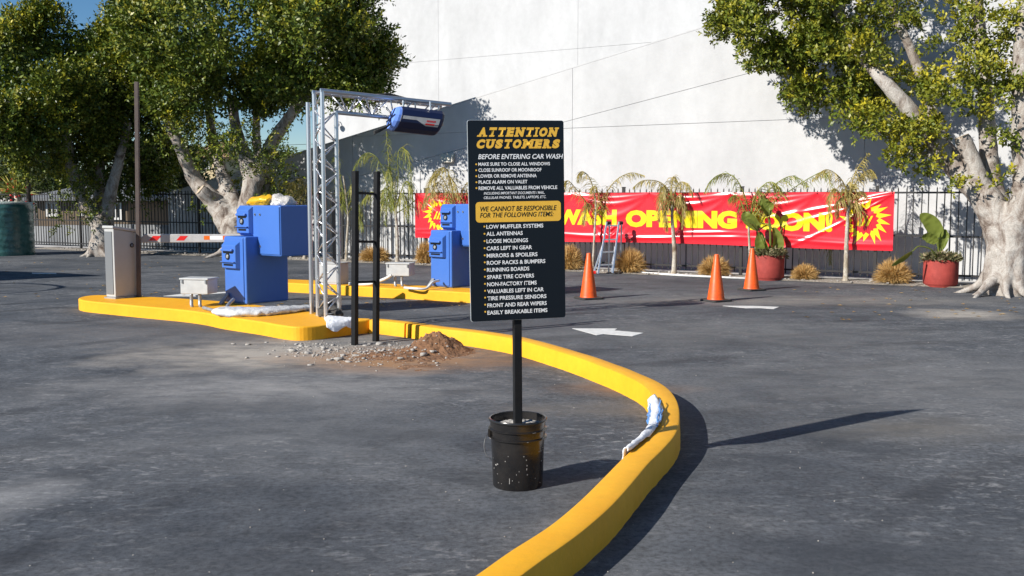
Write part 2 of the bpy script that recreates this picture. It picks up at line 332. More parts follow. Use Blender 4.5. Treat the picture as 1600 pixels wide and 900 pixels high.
class MB:
    def __init__(s): s.v = []; s.f = []
    def add(s, verts, faces):
        k = len(s.v); s.v += [Vector(p) for p in verts]; s.f += [tuple(k + i for i in f) for f in faces]; return s
    def box(s, x0, x1, y0, y1, z0, z1):
        return s.obox(Vector(((x0+x1)/2, (y0+y1)/2, (z0+z1)/2)), Vector((1, 0, 0)), Vector((0, 1, 0)), Vector((0, 0, 1)), (x1-x0)/2, (y1-y0)/2, (z1-z0)/2)
    def obox(s, c, ax, ay, az, hx, hy, hz):
        v = [c + ax*hx*i + ay*hy*j + az*hz*k for k in (-1, 1) for j in (-1, 1) for i in (-1, 1)]
        return s.add(v, [(0, 2, 3, 1), (4, 5, 7, 6), (0, 1, 5, 4), (2, 6, 7, 3), (0, 4, 6, 2), (1, 3, 7, 5)])
    def beam(s, p, q, wx, wy, up=Vector((0, 0, 1))):
        p = Vector(p); q = Vector(q); d = (q - p); L = d.length; d.normalize()
        if abs(d.dot(up)) > 0.98: up = Vector((1, 0, 0))
        a = d.cross(up).normalized(); b = a.cross(d).normalized()
        return s.obox((p + q)/2, a, d, b, wx/2, L/2, wy/2)
    def tube(s, pts, rad, n=8, cap=True, rough=0.0, seed=0.0, squash=1.0):
        pts = [Vector(p) for p in pts]
        if not hasattr(rad, '__len__'): rad = [rad]*len(pts)
        k = len(s.v); prev = None
        for i, p in enumerate(pts):
            t = (pts[min(i+1, len(pts)-1)] - pts[max(i-1, 0)]).normalized()
            if prev is None:
                ref = Vector((0, 0, 1)) if abs(t.z) < 0.9 else Vector((1, 0, 0))
                a = t.cross(ref).normalized()
            else: a = (prev - t*prev.dot(t)).normalized()
            prev = a; b = t.cross(a)
            for j in range(n):
                th = 2*math.pi*j/n; dv = a*math.cos(th) + b*math.sin(th)
                r = rad[i]
                if rough: r *= 1 + rough*noise.noise((p + dv*rad[i])*3.1/max(rad[i]*2, 0.12) + Vector((seed, 0, 0)))
                q = dv*r; q.z *= squash
                s.v.append(p + q)
        for i in range(len(pts)-1):
            for j in range(n):
                j2 = (j+1) % n
                s.f.append((k+i*n+j, k+i*n+j2, k+(i+1)*n+j2, k+(i+1)*n+j))
        if cap:
            s.f.append(tuple(k+j for j in reversed(range(n)))); s.f.append(tuple(k+(len(pts)-1)*n+j for j in range(n)))
        return s
    def lathe(s, prof, n=32, c=(0, 0, 0)):
        c = Vector(c); k = len(s.v)
        for r, z in prof:
            for j in range(n):
                th = 2*math.pi*j/n; s.v.append(c + Vector((r*math.cos(th), r*math.sin(th), z)))
        for i in range(len(prof)-1):
            for j in range(n):
                j2 = (j+1) % n; s.f.append((k+i*n+j, k+i*n+j2, k+(i+1)*n+j2, k+(i+1)*n+j))
        if prof[0][0] > 1e-4: s.f.append(tuple(k+j for j in reversed(range(n))))
        if prof[-1][0] > 1e-4: s.f.append(tuple(k+(len(prof)-1)*n+j for j in range(n)))
        return s
    def prism(s, poly, z0, z1):
        n = len(poly); v = [Vector((p[0], p[1], z0)) for p in poly] + [Vector((p[0], p[1], z1)) for p in poly]
        return s.add(v, [tuple(reversed(range(n))), tuple(range(n, 2*n))] + [(i, (i+1) % n, n+(i+1) % n, n+i) for i in range(n)])
    def slab(s, poly3, d):                      # a 3D polygon pushed along d
        n = len(poly3); poly3 = [Vector(p) for p in poly3]
        return s.add(poly3 + [p + d for p in poly3], [tuple(range(n)), tuple(reversed(range(n, 2*n)))] + [(i, n+i, n+(i+1) % n, (i+1) % n) for i in range(n)])
    def mesh(s, name, mat, smooth=False, off=None):
        me = bpy.data.meshes.new(name)
        vv = s.v if off is None else [p - off for p in s.v]
        me.from_pydata([tuple(p) for p in vv], [], s.f); me.materials.append(MAT[mat])
        bm = bmesh.new(); bm.from_mesh(me); bmesh.ops.recalc_face_normals(bm, faces=bm.faces); bm.to_mesh(me); bm.free()
        if smooth: me.polygons.foreach_set('use_smooth', [True]*len(me.polygons))
        me.update(); return me
    def build(s, name, mat, parent=None, smooth=False, bevel=0.0, world=True, seg=2, angle=None):
        off = root_loc(parent) if (parent is not None and world) else None
        o = link(name, s.mesh(name, mat, smooth or bool(angle), off), parent)
        if bevel:
            b = o.modifiers.new('bevel', 'BEVEL'); b.width = bevel; b.segments = seg; b.limit_method = 'ANGLE'; b.angle_limit = math.radians(35)
        if angle:
            try: o.data.set_sharp_from_angle(angle=math.radians(angle))
            except Exception: pass
        return o
def np_mesh(name, verts, faces, mat, parent=None, attr=None, smooth=False):
    """verts (N,3), faces (M,k) numpy; attr: per-vertex float called tip"""
    me = bpy.data.meshes.new(name); k = faces.shape[1]; M = len(faces)
    off = root_loc(parent) if parent is not None else Vector((0, 0, 0))
    me.vertices.add(len(verts)); me.vertices.foreach_set('co', (verts - np.array(off)).astype(np.float32).ravel())
    me.loops.add(M*k); me.loops.foreach_set('vertex_index', faces.astype(np.int32).ravel())
    me.polygons.add(M); me.polygons.foreach_set('loop_start', np.arange(0, M*k, k, dtype=np.int32))
    me.polygons.foreach_set('loop_total', np.full(M, k, dtype=np.int32))
    if smooth: me.polygons.foreach_set('use_smooth', np.ones(M, dtype=bool))
    me.materials.append(MAT[mat]); me.update(calc_edges=True)
    if attr is not None:
        a = me.attributes.new('tip', 'FLOAT', 'POINT'); a.data.foreach_set('value', attr.astype(np.float32))
    return link(name, me, parent)
def nrm(a): return a/np.maximum(np.linalg.norm(a, axis=-1, keepdims=True), 1e-9)
def leaves(name, p, d, n, L, W, mat, parent, tip=None, fold=0.15):
    """diamond leaves: base p, direction d, face normal n, length L, width W"""
    s = nrm(np.cross(d, n)); n = np.cross(s, d)
    L = np.asarray(L).reshape(-1, 1)*np.ones((len(p), 1)); W = np.asarray(W).reshape(-1, 1)*np.ones((len(p), 1))
    mid = p + d*L*0.45
    v = np.stack([p, mid + s*W/2 + n*W*fold, p + d*L, mid - s*W/2 + n*W*fold], 1).reshape(-1, 3)
    f = np.arange(len(v)).reshape(-1, 4)
    return np_mesh(name, v, f, mat, parent, None if tip is None else np.repeat(tip, 4))
def catmull(pts, n=8, closed=False):
    pts = [Vector(p) for p in pts]; out = []; N = len(pts)
    for i in range(N if closed else N-1):
        g = (lambda k: pts[k % N]) if closed else (lambda k: pts[max(0, min(N-1, k))])
        p0, p1, p2, p3 = g(i-1), g(i), g(i+1), g(i+2)
        for k in range(n):
            t = k/n
            out.append(0.5*((2*p1) + (p2-p0)*t + (2*p0-5*p1+4*p2-p3)*t*t + (3*p1-p0-3*p2+p3)*t**3))
    if not closed: out.append(pts[-1])
    return out

# ------------------------------------------------------------------ text
def text_obj(body, w, h, mat, parent, M, bold=0.0, shear=0.0, name='lettering', depth=0.0, world=True):
    """text fitted to a box w x h centred on the origin of M (x right, y up, z out of the face)"""
    c = bpy.data.curves.new('t', 'FONT'); c.body = body; c.offset = bold; c.shear = shear; c.extrude = depth; c.resolution_u = 3
    t = bpy.data.objects.new('t', c); col.objects.link(t)
    dg = bpy.context.evaluated_depsgraph_get(); dg.update()
    me = bpy.data.meshes.new_from_object(t.evaluated_get(dg))
    bpy.data.objects.remove(t); bpy.data.curves.remove(c)
    xs = [v.co.x for v in me.vertices]; ys = [v.co.y for v in me.vertices]
    cx, cy = (min(xs)+max(xs))/2, (min(ys)+max(ys))/2; kx = w/(max(xs)-min(xs)); ky = h/(max(ys)-min(ys))
    off = root_loc(parent) if (parent is not None and world) else Vector((0, 0, 0))
    for v in me.vertices: v.co = M @ Vector(((v.co.x-cx)*kx, (v.co.y-cy)*ky, v.co.z)) - off
    me.name = name; me.materials.clear(); me.materials.append(MAT[mat])
    return link(name, me, parent)

# ================================================================== GROUND
o = MB()
far = 900
pts = [fp(-60, 0, -45), fp(60, 0, -45), fp(60, 0, 1.15), fp(-60, 0, 1.15)]
o.slab([Vector((p.x, p.y, 0)) for p in pts], Vector((0, 0, -1.9)))
tag(o.build('ground', 'asphalt'), kind='structure')
t = MB(); t.add([(-far, -far, -1.75), (far, -far, -1.75), (far, far, -1.75), (-far, far, -1.75)], [(0, 1, 2, 3)])
tag(t.build('terrain', 'terrain'), kind='structure')
# far hill
nx, ny = 60, 14
hv = []; hf = []
for j in range(ny):
    for i in range(nx):
        x = -230 + 300*i/(nx-1); y = 110 + 160*j/(ny-1)
        h = 14*max(0.0, math.sin(math.pi*j/(ny-1)))**1.2*(0.6 + 0.5*noise.noise(Vector((x*0.02, y*0.02, 1.0)))) + 0.8*noise.noise(Vector((x*0.15, y*0.15, 3)))
        hv.append((x, y, -1.9 + max(0, h)*0.75))
for j in range(ny-1):
    for i in range(nx-1):
        a = j*nx+i; hf.append((a, a+1, a+nx+1, a+nx))
m = MB(); m.add(hv, hf); tag(m.build('hill', 'hill', smooth=True), kind='structure')

m = MB(); m.slab([fp(-40, 0.004, 0.36), fp(20, 0.004, 0.36), fp(20, 0.004, 1.14), fp(-40, 0.004, 1.14)], Vector((0, 0, -0.003))); tag(m.build('path', 'concrete_pale'), kind='structure')
# planting strip at the fence foot
gv = []; gf = []; NS = 150
for i in range(NS):
    s = -18 + 28*i/(NS-1)
    front = -0.50 + 0.07*noise.noise(Vector((s*1.7, 0, 0)))
    for off, z in ((front, 0.0045), (front+0.05, 0.025), (-0.1, 0.035), (0.30, 0.03), (0.34, 0.0045)):
        gv.append(fp(s, z + (0.012*noise.noise(Vector((s*4, off*5, 0))) if z > 0.01 else 0), off))
for i in range(NS-1):
    for j in range(4): a = i*5+j; gf.append((a, a+5, a+6, a+1))
m = MB(); m.add(gv, gf); tag(m.build('planting_bed', 'gravel', smooth=True), kind='structure')
# loose gravel in the bed
gs = []; fs = []
base_ico = bmesh.new(); bmesh.ops.create_icosphere(base_ico, subdivisions=1, radius=1.0)
ico_v = np.array([v.co[:] for v in base_ico.verts]); ico_f = np.array([[v.index for v in f.verts] for f in base_ico.faces]); base_ico.free()
def rocks(name, centers, sizes, mat, parent=None, flat=0.6, seed=1):
    r = np.random.default_rng(seed); V = []; FF = []
    for i, (c, s) in enumerate(zip(centers, sizes)):
        q = np.clip(ico_v*(1 + r.uniform(-0.40, 0.30, (len(ico_v), 1))), -r.uniform(0.45, 0.8, 3), r.uniform(0.45, 0.8, 3))*1.25*np.array([1, r.uniform(0.6, 1.0), r.uniform(0.4, 0.8)*flat/0.6])*s
        a = r.uniform(0, 6.28); R = np.array([[math.cos(a), -math.sin(a), 0], [math.sin(a), math.cos(a), 0], [0, 0, 1]])
        q = q @ R.T; q[:, 2] -= q[:, 2].min() + 0.12*s
        V.append(q + np.array(c)); FF.append(ico_f + i*len(ico_v))
    return np_mesh(name, np.concatenate(V), np.concatenate(FF), mat, parent)
cs = [fp(random.uniform(-17, 9), 0.02, random.uniform(-0.5, -0.05)) for _ in range(500)]
tag(rocks('gravel', [tuple(c) for c in cs], [random.uniform(0.012, 0.045) for _ in cs], 'concrete', seed=3), 'loose grey stones lying along the fence foot', 'gravel', kind='stuff')

# ------------------------------------------------------------------ yellow islands and kerb
KH = 0.155
def island(name, px_list, label):
    pts = catmull([on_z(x, y, KH) for x, y in px_list], 5, True)
    poly = [(p.x, p.y) for p in pts]
    bm = bmesh.new()
    top = [bm.verts.new((x, y, KH)) for x, y in poly]; f = bm.faces.new(top)
    c = Vector((sum(p[0] for p in poly)/len(poly), sum(p[1] for p in poly)/len(poly), 0))
    r = bmesh.ops.extrude_face_region(bm, geom=[f])
    for v in r['geom']:
        if isinstance(v, bmesh.types.BMVert):
            v.co.z = -0.02
    bmesh.ops.recalc_face_normals(bm, faces=bm.faces)
    me = bpy.data.meshes.new(name); bm.to_mesh(me); bm.free(); me.materials.append(MAT['kerb_yellow'])
    ob = link(name, me)
    b = ob.modifiers.new('bevel', 'BEVEL'); b.width = 0.018; b.segments = 3; b.limit_method = 'ANGLE'; b.angle_limit = math.radians(60)
    ob['label'] = label; ob['kind'] = 'structure'
    return ob
island('traffic_island', [(122.7, 466.5), (130, 469), (146, 471), (178, 474), (214, 477.5), (250, 480.6), (287, 484), (321.5, 488.5), (349.5, 494), (405.5, 502), (443, 508.3), (468, 510.3), (499, 508.6),
    (522, 505.5), (548.6, 502), (576, 499.5), (577, 497.5), (555, 496.5), (530, 493.5), (486, 487), (420, 478.5), (352.6, 471.2), (281, 466), (220, 463), (165, 461), (148, 461), (133, 462.5), (125, 464.5)],
    'near yellow painted traffic island carrying the gate and truss')
i2 = island('traffic_island', [(430, 440.5), (454, 442), (520.6, 445.3), (560, 447.5), (606, 450), (650, 452.2), (700, 455), (734, 457), (790, 460.5), (830, 462.5), (846, 461), (838, 457.5), (800, 454.5), (734, 450), (650, 445.4), (560, 440.5), (520, 438.8), (454, 436.4), (432, 437), (426, 438.8)],
    'far yellow painted traffic island under the second blue kiosk')
# low curving kerb
inner_px = [(577, 500), (592, 500.8), (630, 505.2), (680, 512), (740, 519), (802, 529.5), (864.5, 546.5), (926.7, 567), (973, 585.4), (1004.5, 602), (1021, 624), (1023, 650), (1010, 679), (970, 717), (917, 770), (867, 813), (800, 858), (733, 902)]
path = [on_z(x, y, KH) for x, y in inner_px]
path.append(path[-1] + (path[-1]-path[-2]).normalized()*1.2); path.append(path[-1] + Vector((-0.75, -0.75, 0)))
path = catmull(path, 14)
# even spacing
def resample(p, step):
    out = [p[0]]; acc = 0
    for a, b in zip(p, p[1:]):
        L = (b-a).length
        while acc + L >= step:
            t = (step-acc)/L; a = a + (b-a)*t; L = (b-a).length; acc = 0; out.append(a.copy())
        acc += L
    return out
path = resample(path, 0.03)
def kerb_piece(pts, w0, w1, inset=0.0):
    prof = [(w0-0.008, -0.02), (w0, KH-0.015), (w0+0.0045, KH-0.0045), (w0+0.015, KH), (w1-0.015, KH), (w1-0.0045, KH-0.0045), (w1, KH-0.015), (w1+0.008, -0.02)]
    prof = [(a, min(z, KH-inset)) for a, z in prof]
    V = []; Fc = []; n = len(prof)
    for i, p in enumerate(pts):
        t = (pts[min(i+1, len(pts)-1)] - pts[max(0, i-1)]).normalized(); nn = Vector((-t.y, t.x, 0))
        for a, z in prof:
            wob = 0.004*noise.noise(Vector((p.x*2.2, p.y*2.2, a*9)))
            if z < 0.01: wob += 0.006*noise.noise(Vector((p.x*11, p.y*11, 5)))
            q = p + nn*(a + wob); V.append(Vector((q.x, q.y, z + (0.003*noise.noise(Vector((p.x*3, p.y*3, 2))) if z > 0.1 else 0))))
    for i in range(len(pts)-1):
        for j in range(n-1): Fc.append((i*n+j, i*n+j+1, (i+1)*n+j+1, (i+1)*n+j))
    Fc.append(tuple(reversed(range(n)))); Fc.append(tuple((len(pts)-1)*n+j for j in range(n)))
    m = MB(); m.add(V, Fc); return m
def nearest(px, py):
    q = on_z(px, py, KH); return min(range(len(path)), key=lambda i: (path[i]-q).length)
kerb = thing('kerb', path[0].xy.to_3d(), 'low yellow painted kerb curving round the notice sign', 'kerb'); kerb['kind'] = 'structure'; del kerb['category']
i1, i2_ = nearest(633, 505.6), nearest(641, 506.6)
WK = 0.16
kerb_piece(path[:i1+1], 0, WK).build('kerb_section', 'kerb_yellow', kerb, smooth=True, angle=40)
kerb_piece(path[i1+1:i2_+1], 0, WK).build('kerb_section', 'kerb_yellow', kerb, smooth=True, angle=40)
kerb_piece(path[i2_+1:], 0, WK).build('kerb_section', 'kerb_yellow', kerb, smooth=True, angle=40)
for k in (i1, i2_): kerb_piece(path[k:k+2], 0.04, WK-0.04, 0.004).build('joint_filler', 'kerb_yellow', kerb)

# ------------------------------------------------------------------ painted markings
def paint(name, pix, label, cat='marking', group=None):
    m = MB(); pts = [on_z(x, y, 0.004) for x, y in pix]
    m.slab(pts, Vector((0, 0, -0.003)))
    tag(m.build(name, 'white_paint'), label, cat, group)
paint('road_arrow', [(894, 513), (964, 513.2), (960, 516.2), (1005, 520), (988, 525), (944, 521.6), (932, 523.5)], 'white painted arrow on the asphalt just behind the yellow kerb')
paint('road_arrow', [(1129, 477.6), (1178, 477.8), (1217, 479.4), (1209, 482.6), (1190, 481.2), (1166, 481.3)], 'white painted arrow on the asphalt right of the front cone')
paint('road_arrow', [(255, 462.5), (299, 457.3), (303, 459), (357, 455.5), (357, 457.5), (305, 461), (306, 463)], 'white painted arrow behind the near island by the junction box')
paint('painted_line', [(50, 426), (88, 426.4), (88, 427.8), (50, 427.4)], 'short white painted line on the asphalt left of the gate cabinet')

# ================================================================== BUILDING
wallA = 1.25; wallB = 14.0
TH = 0.25
bld = thing('building', fp(-6, 0, wallA), 'large plain white stucco building with a sloping parapet behind the fence', 'building')
def clip(poly, a, b, c):                     # keep a*s + b*z <= c
    out = []; n = len(poly)
    for i in range(n):
        p, q = poly[i], poly[(i+1) % n]; dp = a*p[0]+b*p[1]-c; dq = a*q[0]+b*q[1]-c
        if dp <= 0: out.append(p)
        if (dp < 0 < dq) or (dq < 0 < dp):
            t = dp/(dp-dq); out.append((p[0]+(q[0]-p[0])*t, p[1]+(q[1]-p[1])*t))
    return out
def line(p, q):                              # a*s+b*z = c, normal up
    a, b = -(q[1]-p[1]), q[0]-p[0]; L = math.hypot(a, b); a, b = a/L, b/L
    if b < 0: a, b = -a, -b
    return a, b, a*p[0]+b*p[1]
par = line(sz(420, 254, wallA), sz(1100, 43, wallA))
def par_z(s): return (par[2]-par[0]*s)/par[1]
sL = sz(262, 300, wallA)[0]; sR = 17.0
zlow = par_z(sL)
outline = [(sL, -0.05), (sR, -0.05), (sR, par_z(sR)), (sL, par_z(sL))]
m = MB(); m.slab([fp(s, z, wallA+0.02) for s, z in outline], FB*(TH-0.02)); m.build('wall', 'stucco_joint', bld)
vj = [sz(894, 240, wallA)[0], sz(1350, 250, wallA)[0]]
vj = [vj[0]-(vj[1]-vj[0])] + vj + [2*vj[1]-vj[0]]
hj = line(sz(893, 200.5, wallA), sz(1350, 183.5, wallA))[2]
zh = sz(1100, 192, wallA)[1]
slope_l = line(sz(641, 254, wallA), sz(1175, 113, wallA))
G = 0.0045
edges = [sL] + vj + [sR]
for a, b in zip(edges, edges[1:]):
    cell = [(s, z) for s, z in ((a, -0.05), (b, -0.05), (b, 30), (a, 30))]
    cell = clip(cell, -1, 0, -(a+G)); cell = clip(cell, 1, 0, b-G); cell = clip(cell, *par)
    for lo in (True, False):
        c1 = clip(cell, 0, 1, zh-G) if lo else clip(cell, 0, -1, -(zh+G))
        for below in (True, False):
            sl = slope_l
            c2 = clip(c1, sl[0], sl[1], sl[2]-G) if below else clip(c1, -sl[0], -sl[1], -(sl[2]+G))
            if len(c2) >= 3:
                A = abs(sum(c2[i][0]*c2[(i+1) % len(c2)][1]-c2[(i+1) % len(c2)][0]*c2[i][1] for i in range(len(c2))))/2
                if A > 0.02:
                    m = MB(); m.slab([fp(s, z, wallA) for s, z in c2], FB*0.018); m.build('wall_panel', 'stucco', bld)
# parapet cap along the slope
m = MB(); p, q = fp(sL-0.01, par_z(sL)+0.017, wallA+TH/2), fp(sR, par_z(sR)+0.017, wallA+TH/2)
m.beam(p, q, TH+0.002, 0.028); m.build('parapet_cap', 'stucco', bld)
# left return wall and roof slope
m = MB(); m.slab([fp(sL+0.002, z, o_) for o_, z in ((wallA+TH, -0.05), (wallB-0.01, -0.05), (wallB-0.01, zlow), (wallA+TH, zlow))], FD*0.25); m.build('return_wall', 'stucco', bld)
m = MB(); m.slab([fp(sL+0.3, par_z(sL+0.3)-0.35, wallA+TH), fp(sR, par_z(sR)-0.35, wallA+TH), fp(sR, par_z(sR)-0.35, wallB+0.2), fp(sL+0.3, par_z(sL+0.3)-0.35, wallB+0.2)], Vector((0, 0, -0.15))); m.build('roof', 'roof_grey', bld)
# tall back wall
sBL = sz(497, 200, wallB)[0]
sB1, sB2 = sz(685, 80, wallB)[0], sz(903, 50, wallB)[0]; zB = sz(900, 76, wallB)[1]
m = MB(); m.slab([fp(s, z, wallB+0.02) for s, z in ((sBL, 0), (34, 0), (34, 22), (sBL, 22))], FB*9); m.build('upper_wall', 'stucco_joint', bld)
es = [sBL-0.001, sB1, sB2, sB2+(sB2-sB1), sB2+2*(sB2-sB1), sB2+3*(sB2-sB1), 34]
for a, b in zip(es, es[1:]):
    for z0, z1 in ((0.0, zB), (zB, 2*zB-4), (2*zB-4, 22)):
        m = MB(); m.slab([fp(s, z, wallB) for s, z in ((a+G, z0+G), (b-G, z0+G), (b-G, z1-G), (a+G, z1-G))], FB*0.018); m.build('wall_panel', 'stucco', bld)
# service door outline and lamps on the wall
s0, z1 = sz(658, 268, wallA); s1, _ = sz(752, 268, wallA)
m = MB()
m.slab([fp(s0, 0.02, wallA-0.03), fp(s1, 0.02, wallA-0.03), fp(s1, z1, wallA-0.03), fp(s0, z1, wallA-0.03)], FB*0.028)
d_ = m.build('door', 'stucco', bld, bevel=0.006)
m = MB()
for (a, b, c, d) in ((s0-0.04, s0-0.003, 0.02, z1+0.04), (s1+0.003, s1+0.04, 0.02, z1+0.04), (s0-0.003, s1+0.003, z1+0.003, z1+0.04)):
    m.slab([fp(a, c, wallA-0.045), fp(b, c, wallA-0.045), fp(b, d, wallA-0.045), fp(a, d, wallA-0.045)], FB*0.043)
m.build('frame', 'stucco', d_)
s0, z0 = sz(692, 254, wallA); s1, z1 = sz(711, 240, wallA)
m = MB(); m.slab([fp(s0, z0, wallA-0.14), fp(s1, z0, wallA-0.14), fp(s1, z1, wallA-0.05), fp(s0, z1, wallA-0.05)], FB*0.04)
m.slab([fp(s0, z1+0.0, wallA-0.049), fp(s1, z1, wallA-0.049), fp(s1, z0, wallA-0.09), fp(s0, z0, wallA-0.09)], FB*0.047)
m.build('wall_lamp', 'lamp_beige', bld)
p = on_fence(526, 194, wallB-0.24)
m = MB(); m.lathe([(0.0, -0.13), (0.07, -0.12), (0.12, -0.06), (0.13, 0.0), (0.10, 0.04), (0.04, 0.06), (0.0, 0.06)], 16, p)
m.tube([p + Vector((0, 0, 0.05)), p + Vector((0, 0, 0.10)) + FB*0.1, p + Vector((0, 0, 0.10)) + FB*0.23], 0.02, 8)
m.build('dome_camera', 'grey_box', bld, smooth=True)

# low wall continuing to the left behind the fence
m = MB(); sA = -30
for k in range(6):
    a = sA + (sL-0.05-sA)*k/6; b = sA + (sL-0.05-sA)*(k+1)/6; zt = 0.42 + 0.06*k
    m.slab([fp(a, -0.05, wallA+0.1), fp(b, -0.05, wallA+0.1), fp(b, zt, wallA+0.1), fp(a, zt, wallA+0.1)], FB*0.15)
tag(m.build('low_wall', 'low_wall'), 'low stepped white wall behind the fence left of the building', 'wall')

# ================================================================== FENCE
fs0, fs1 = -24.0, 12.0
ROT = math.atan2(FD.y, FD.x)
fence = thing('fence', fp(fs0, 0, 0), 'black iron picket fence running along the white wall', 'fence')
pm = MB(); H = 1.74
pm.box(-0.009, 0.009, -0.009, 0.009, 0.10, H-0.035)
pm.add([(-0.009, -0.009, H-0.035), (0.009, -0.009, H-0.035), (0.009, 0.009, H-0.035), (-0.009, 0.009, H-0.035), (0, 0, H)], [(0, 1, 4), (1, 2, 4), (2, 3, 4), (3, 0, 4)])
pme = pm.mesh('picket', 'fence_black')
SP = 0.125; n = int((fs1-fs0)/SP)
for i in range(n):
    if i % 20 == 0: continue
    pk = link('picket', pme, fence); pk.location = fp(fs0+i*SP, 0, 0) - fence.location
    pk.rotation_euler = (random.gauss(0, 0.004), random.gauss(0, 0.004), ROT)
pom = MB(); pom.box(-0.028, 0.028, -0.028, 0.028, -0.02, H+0.0); pom.box(-0.034, 0.034, -0.034, 0.034, H+0.001, H+0.02)
pome = pom.mesh('post', 'fence_black')
for i in range(0, n, 20):
    pk = link('post', pome, fence); pk.location = fp(fs0+i*SP, 0, 0) - fence.location; pk.rotation_euler = (0, 0, ROT)
for z in (0.18, 0.86, 1.63):
    m = MB(); m.beam(fp(fs0, z, -0.012), fp(fs1, z, -0.012), 0.034, 0.034); m.build('rail', 'fence_black', fence)

# ================================================================== BANNER
BO = -0.075
bs0, _ = sz(648, 300, BO); bs1, _ = sz(1398, 300, BO)
BZ1, BZ0 = 1.645, 0.605
def bz(v): return BZ0 + (BZ1-BZ0)*v
ties = [bs0, bs0+2.3, bs0+4.1, bs0+5.85, bs0+7.55, bs0+9.2, bs1]
def bdisp(s, z):
    d = 0.010*math.sin(s*1.9 + z*0.8) + 0.012*noise.noise(Vector((s*0.9, z*1.2, 4.0)))
    for a, b in zip(ties, ties[1:]):
        if a <= s <= b:
            u = (s-a)/(b-a); arc = 1-(2*u-1)**2
            for dep, amp, wd in ((0.24, 0.024, 0.055), (0.11, 0.012, 0.035), (0.50, 0.012, 0.07)):
                t_ = (BZ1 - z) - dep*arc
                d += amp*math.exp(-(t_/wd)**2)*(0.35+0.65*arc)*(0.7+0.5*noise.noise(Vector((s*1.5, dep*9, 1))))
    d += 0.022*math.exp(-((z-BZ0-0.13+0.03*math.sin(s*1.3))/0.035)**2)*max(0, 0.5+noise.noise(Vector((s*0.8, 2, 2))))
    d += 0.018*math.exp(-((z-BZ0-0.20+0.05*math.sin(s*1.1+1))/0.03)**2)*max(0, 0.35+noise.noise(Vector((s*0.9, 7, 2))))
    # crumple over the ladder and pull folds to both ends
    c = bs0 + 5.0
    d += 0.02*math.exp(-((s-c)/0.22)**2 - ((z-BZ0-0.25)/0.14)**2)*math.sin((z-abs(s-c)*0.9)*38)
    for sg, e in ((1, bs1), (-1, bs0)):
        u = (e - s)*sg
        if 0 <= u < 3.4:
            fall = min(1, u/0.35)*max(0, 1-u/3.4)
            for k, amp in (((0.24, 0.024), (0.36, 0.022), (0.62, 0.020)) if sg > 0 else ((0.45, 0.010), (0.72, 0.012))):
                t_ = (BZ1 - z - 0.02) - k*u*(1.0 - 0.07*u)
                d += amp*fall*math.exp(-(t_/(0.022+0.018*u*0.6))**2)
    d *= min(1.0, (BZ1 - z)/0.06 + 0.15)
    return d
def bedge(s, z):                                # scalloped top, uneven bottom
    u = (z-BZ0)/(BZ1-BZ0); dz = 0
    for a, b in zip(ties, ties[1:]):
        if a <= s <= b: q = (s-a)/(b-a); dz = -0.007*(1-(2*q-1)**2)*u
    return dz + (1-u)*0.02*math.sin(s*0.8)
def bpt(s, z, lift=0.0): return fp(s, z + bedge(s, z), BO - bdisp(s, z) - lift)
banner = thing('banner', fp((bs0+bs1)/2, 0.6, BO), 'long red vinyl banner with yellow lettering tied to the iron fence', 'banner')
NX, NZ = 620, 74
bv = [bpt(bs0+(bs1-bs0)*i/NX, BZ0+(BZ1-BZ0)*j/NZ) for j in range(NZ+1) for i in range(NX+1)]
bf = [(j*(NX+1)+i, j*(NX+1)+i+1, (j+1)*(NX+1)+i+1, (j+1)*(NX+1)+i) for j in range(NZ) for i in range(NX)]
cl = MB(); cl.add(bv, bf); clo = cl.build('cloth', 'banner_red', banner, smooth=True)
def drape(me, name, mat):
    """2D mesh in (s,z) plane -> cut fine and laid on the banner"""
    bm = bmesh.new(); bm.from_mesh(me)
    xs = [v.co.x for v in bm.verts]; zs = [v.co.y for v in bm.verts]
    for ax, lo, hi, st in ((0, min(xs), max(xs), 0.03), (1, min(zs), max(zs), 0.03)):
        k = lo+st
        while k < hi:
            no = Vector((1, 0, 0)) if ax == 0 else Vector((0, 1, 0))
            bmesh.ops.bisect_plane(bm, geom=bm.verts[:]+bm.edges[:]+bm.faces[:], plane_co=no*k, plane_no=no); k += st
    bmesh.ops.triangulate(bm, faces=bm.faces)
    off = banner.location
    for v in bm.verts: v.co = bpt(v.co.x, v.co.y, 0.005) - off
    for f in bm.faces: f.smooth = True
    bmesh.ops.recalc_face_normals(bm, faces=bm.faces)
    bm.to_mesh(me); bm.free(); me.materials.clear(); me.materials.append(MAT[mat])
    return link(name, me, banner)
def banner_word(body, x0, x1, y0, y1, bold):
    s0, za = sz(x0, y0, BO); s1, zb = sz(x1, (y0+y1)/2, BO); zt = sz((x0+x1)/2, y0, BO)[1]; zbm = sz((x0+x1)/2, y1, BO)[1]
    M = Matrix.Translation(Vector(((s0+s1)/2, (zt+zbm)/2, 0)))
    o = text_obj(body, s1-s0, zt-zbm, 'banner_yellow', None, M, bold=bold)
    me = o.data; bpy.data.objects.remove(o); drape(me, 'lettering', 'banner_yellow')
banner_word('CAR', 770, 846, 325, 349, 0.065)
banner_word('WASH', 870, 964, 327, 351.5, 0.065)
banner_word('OPENING', 978, 1152, 329, 357, 0.065)
banner_word('SOON!', 1166, 1301, 331, 360.5, 0.065)
def poly_mesh(poly):
    me = bpy.data.meshes.new('p'); bm = bmesh.new(); bm.faces.new([bm.verts.new((x, y, 0)) for x, y in poly]); bm.to_mesh(me); bm.free(); return me
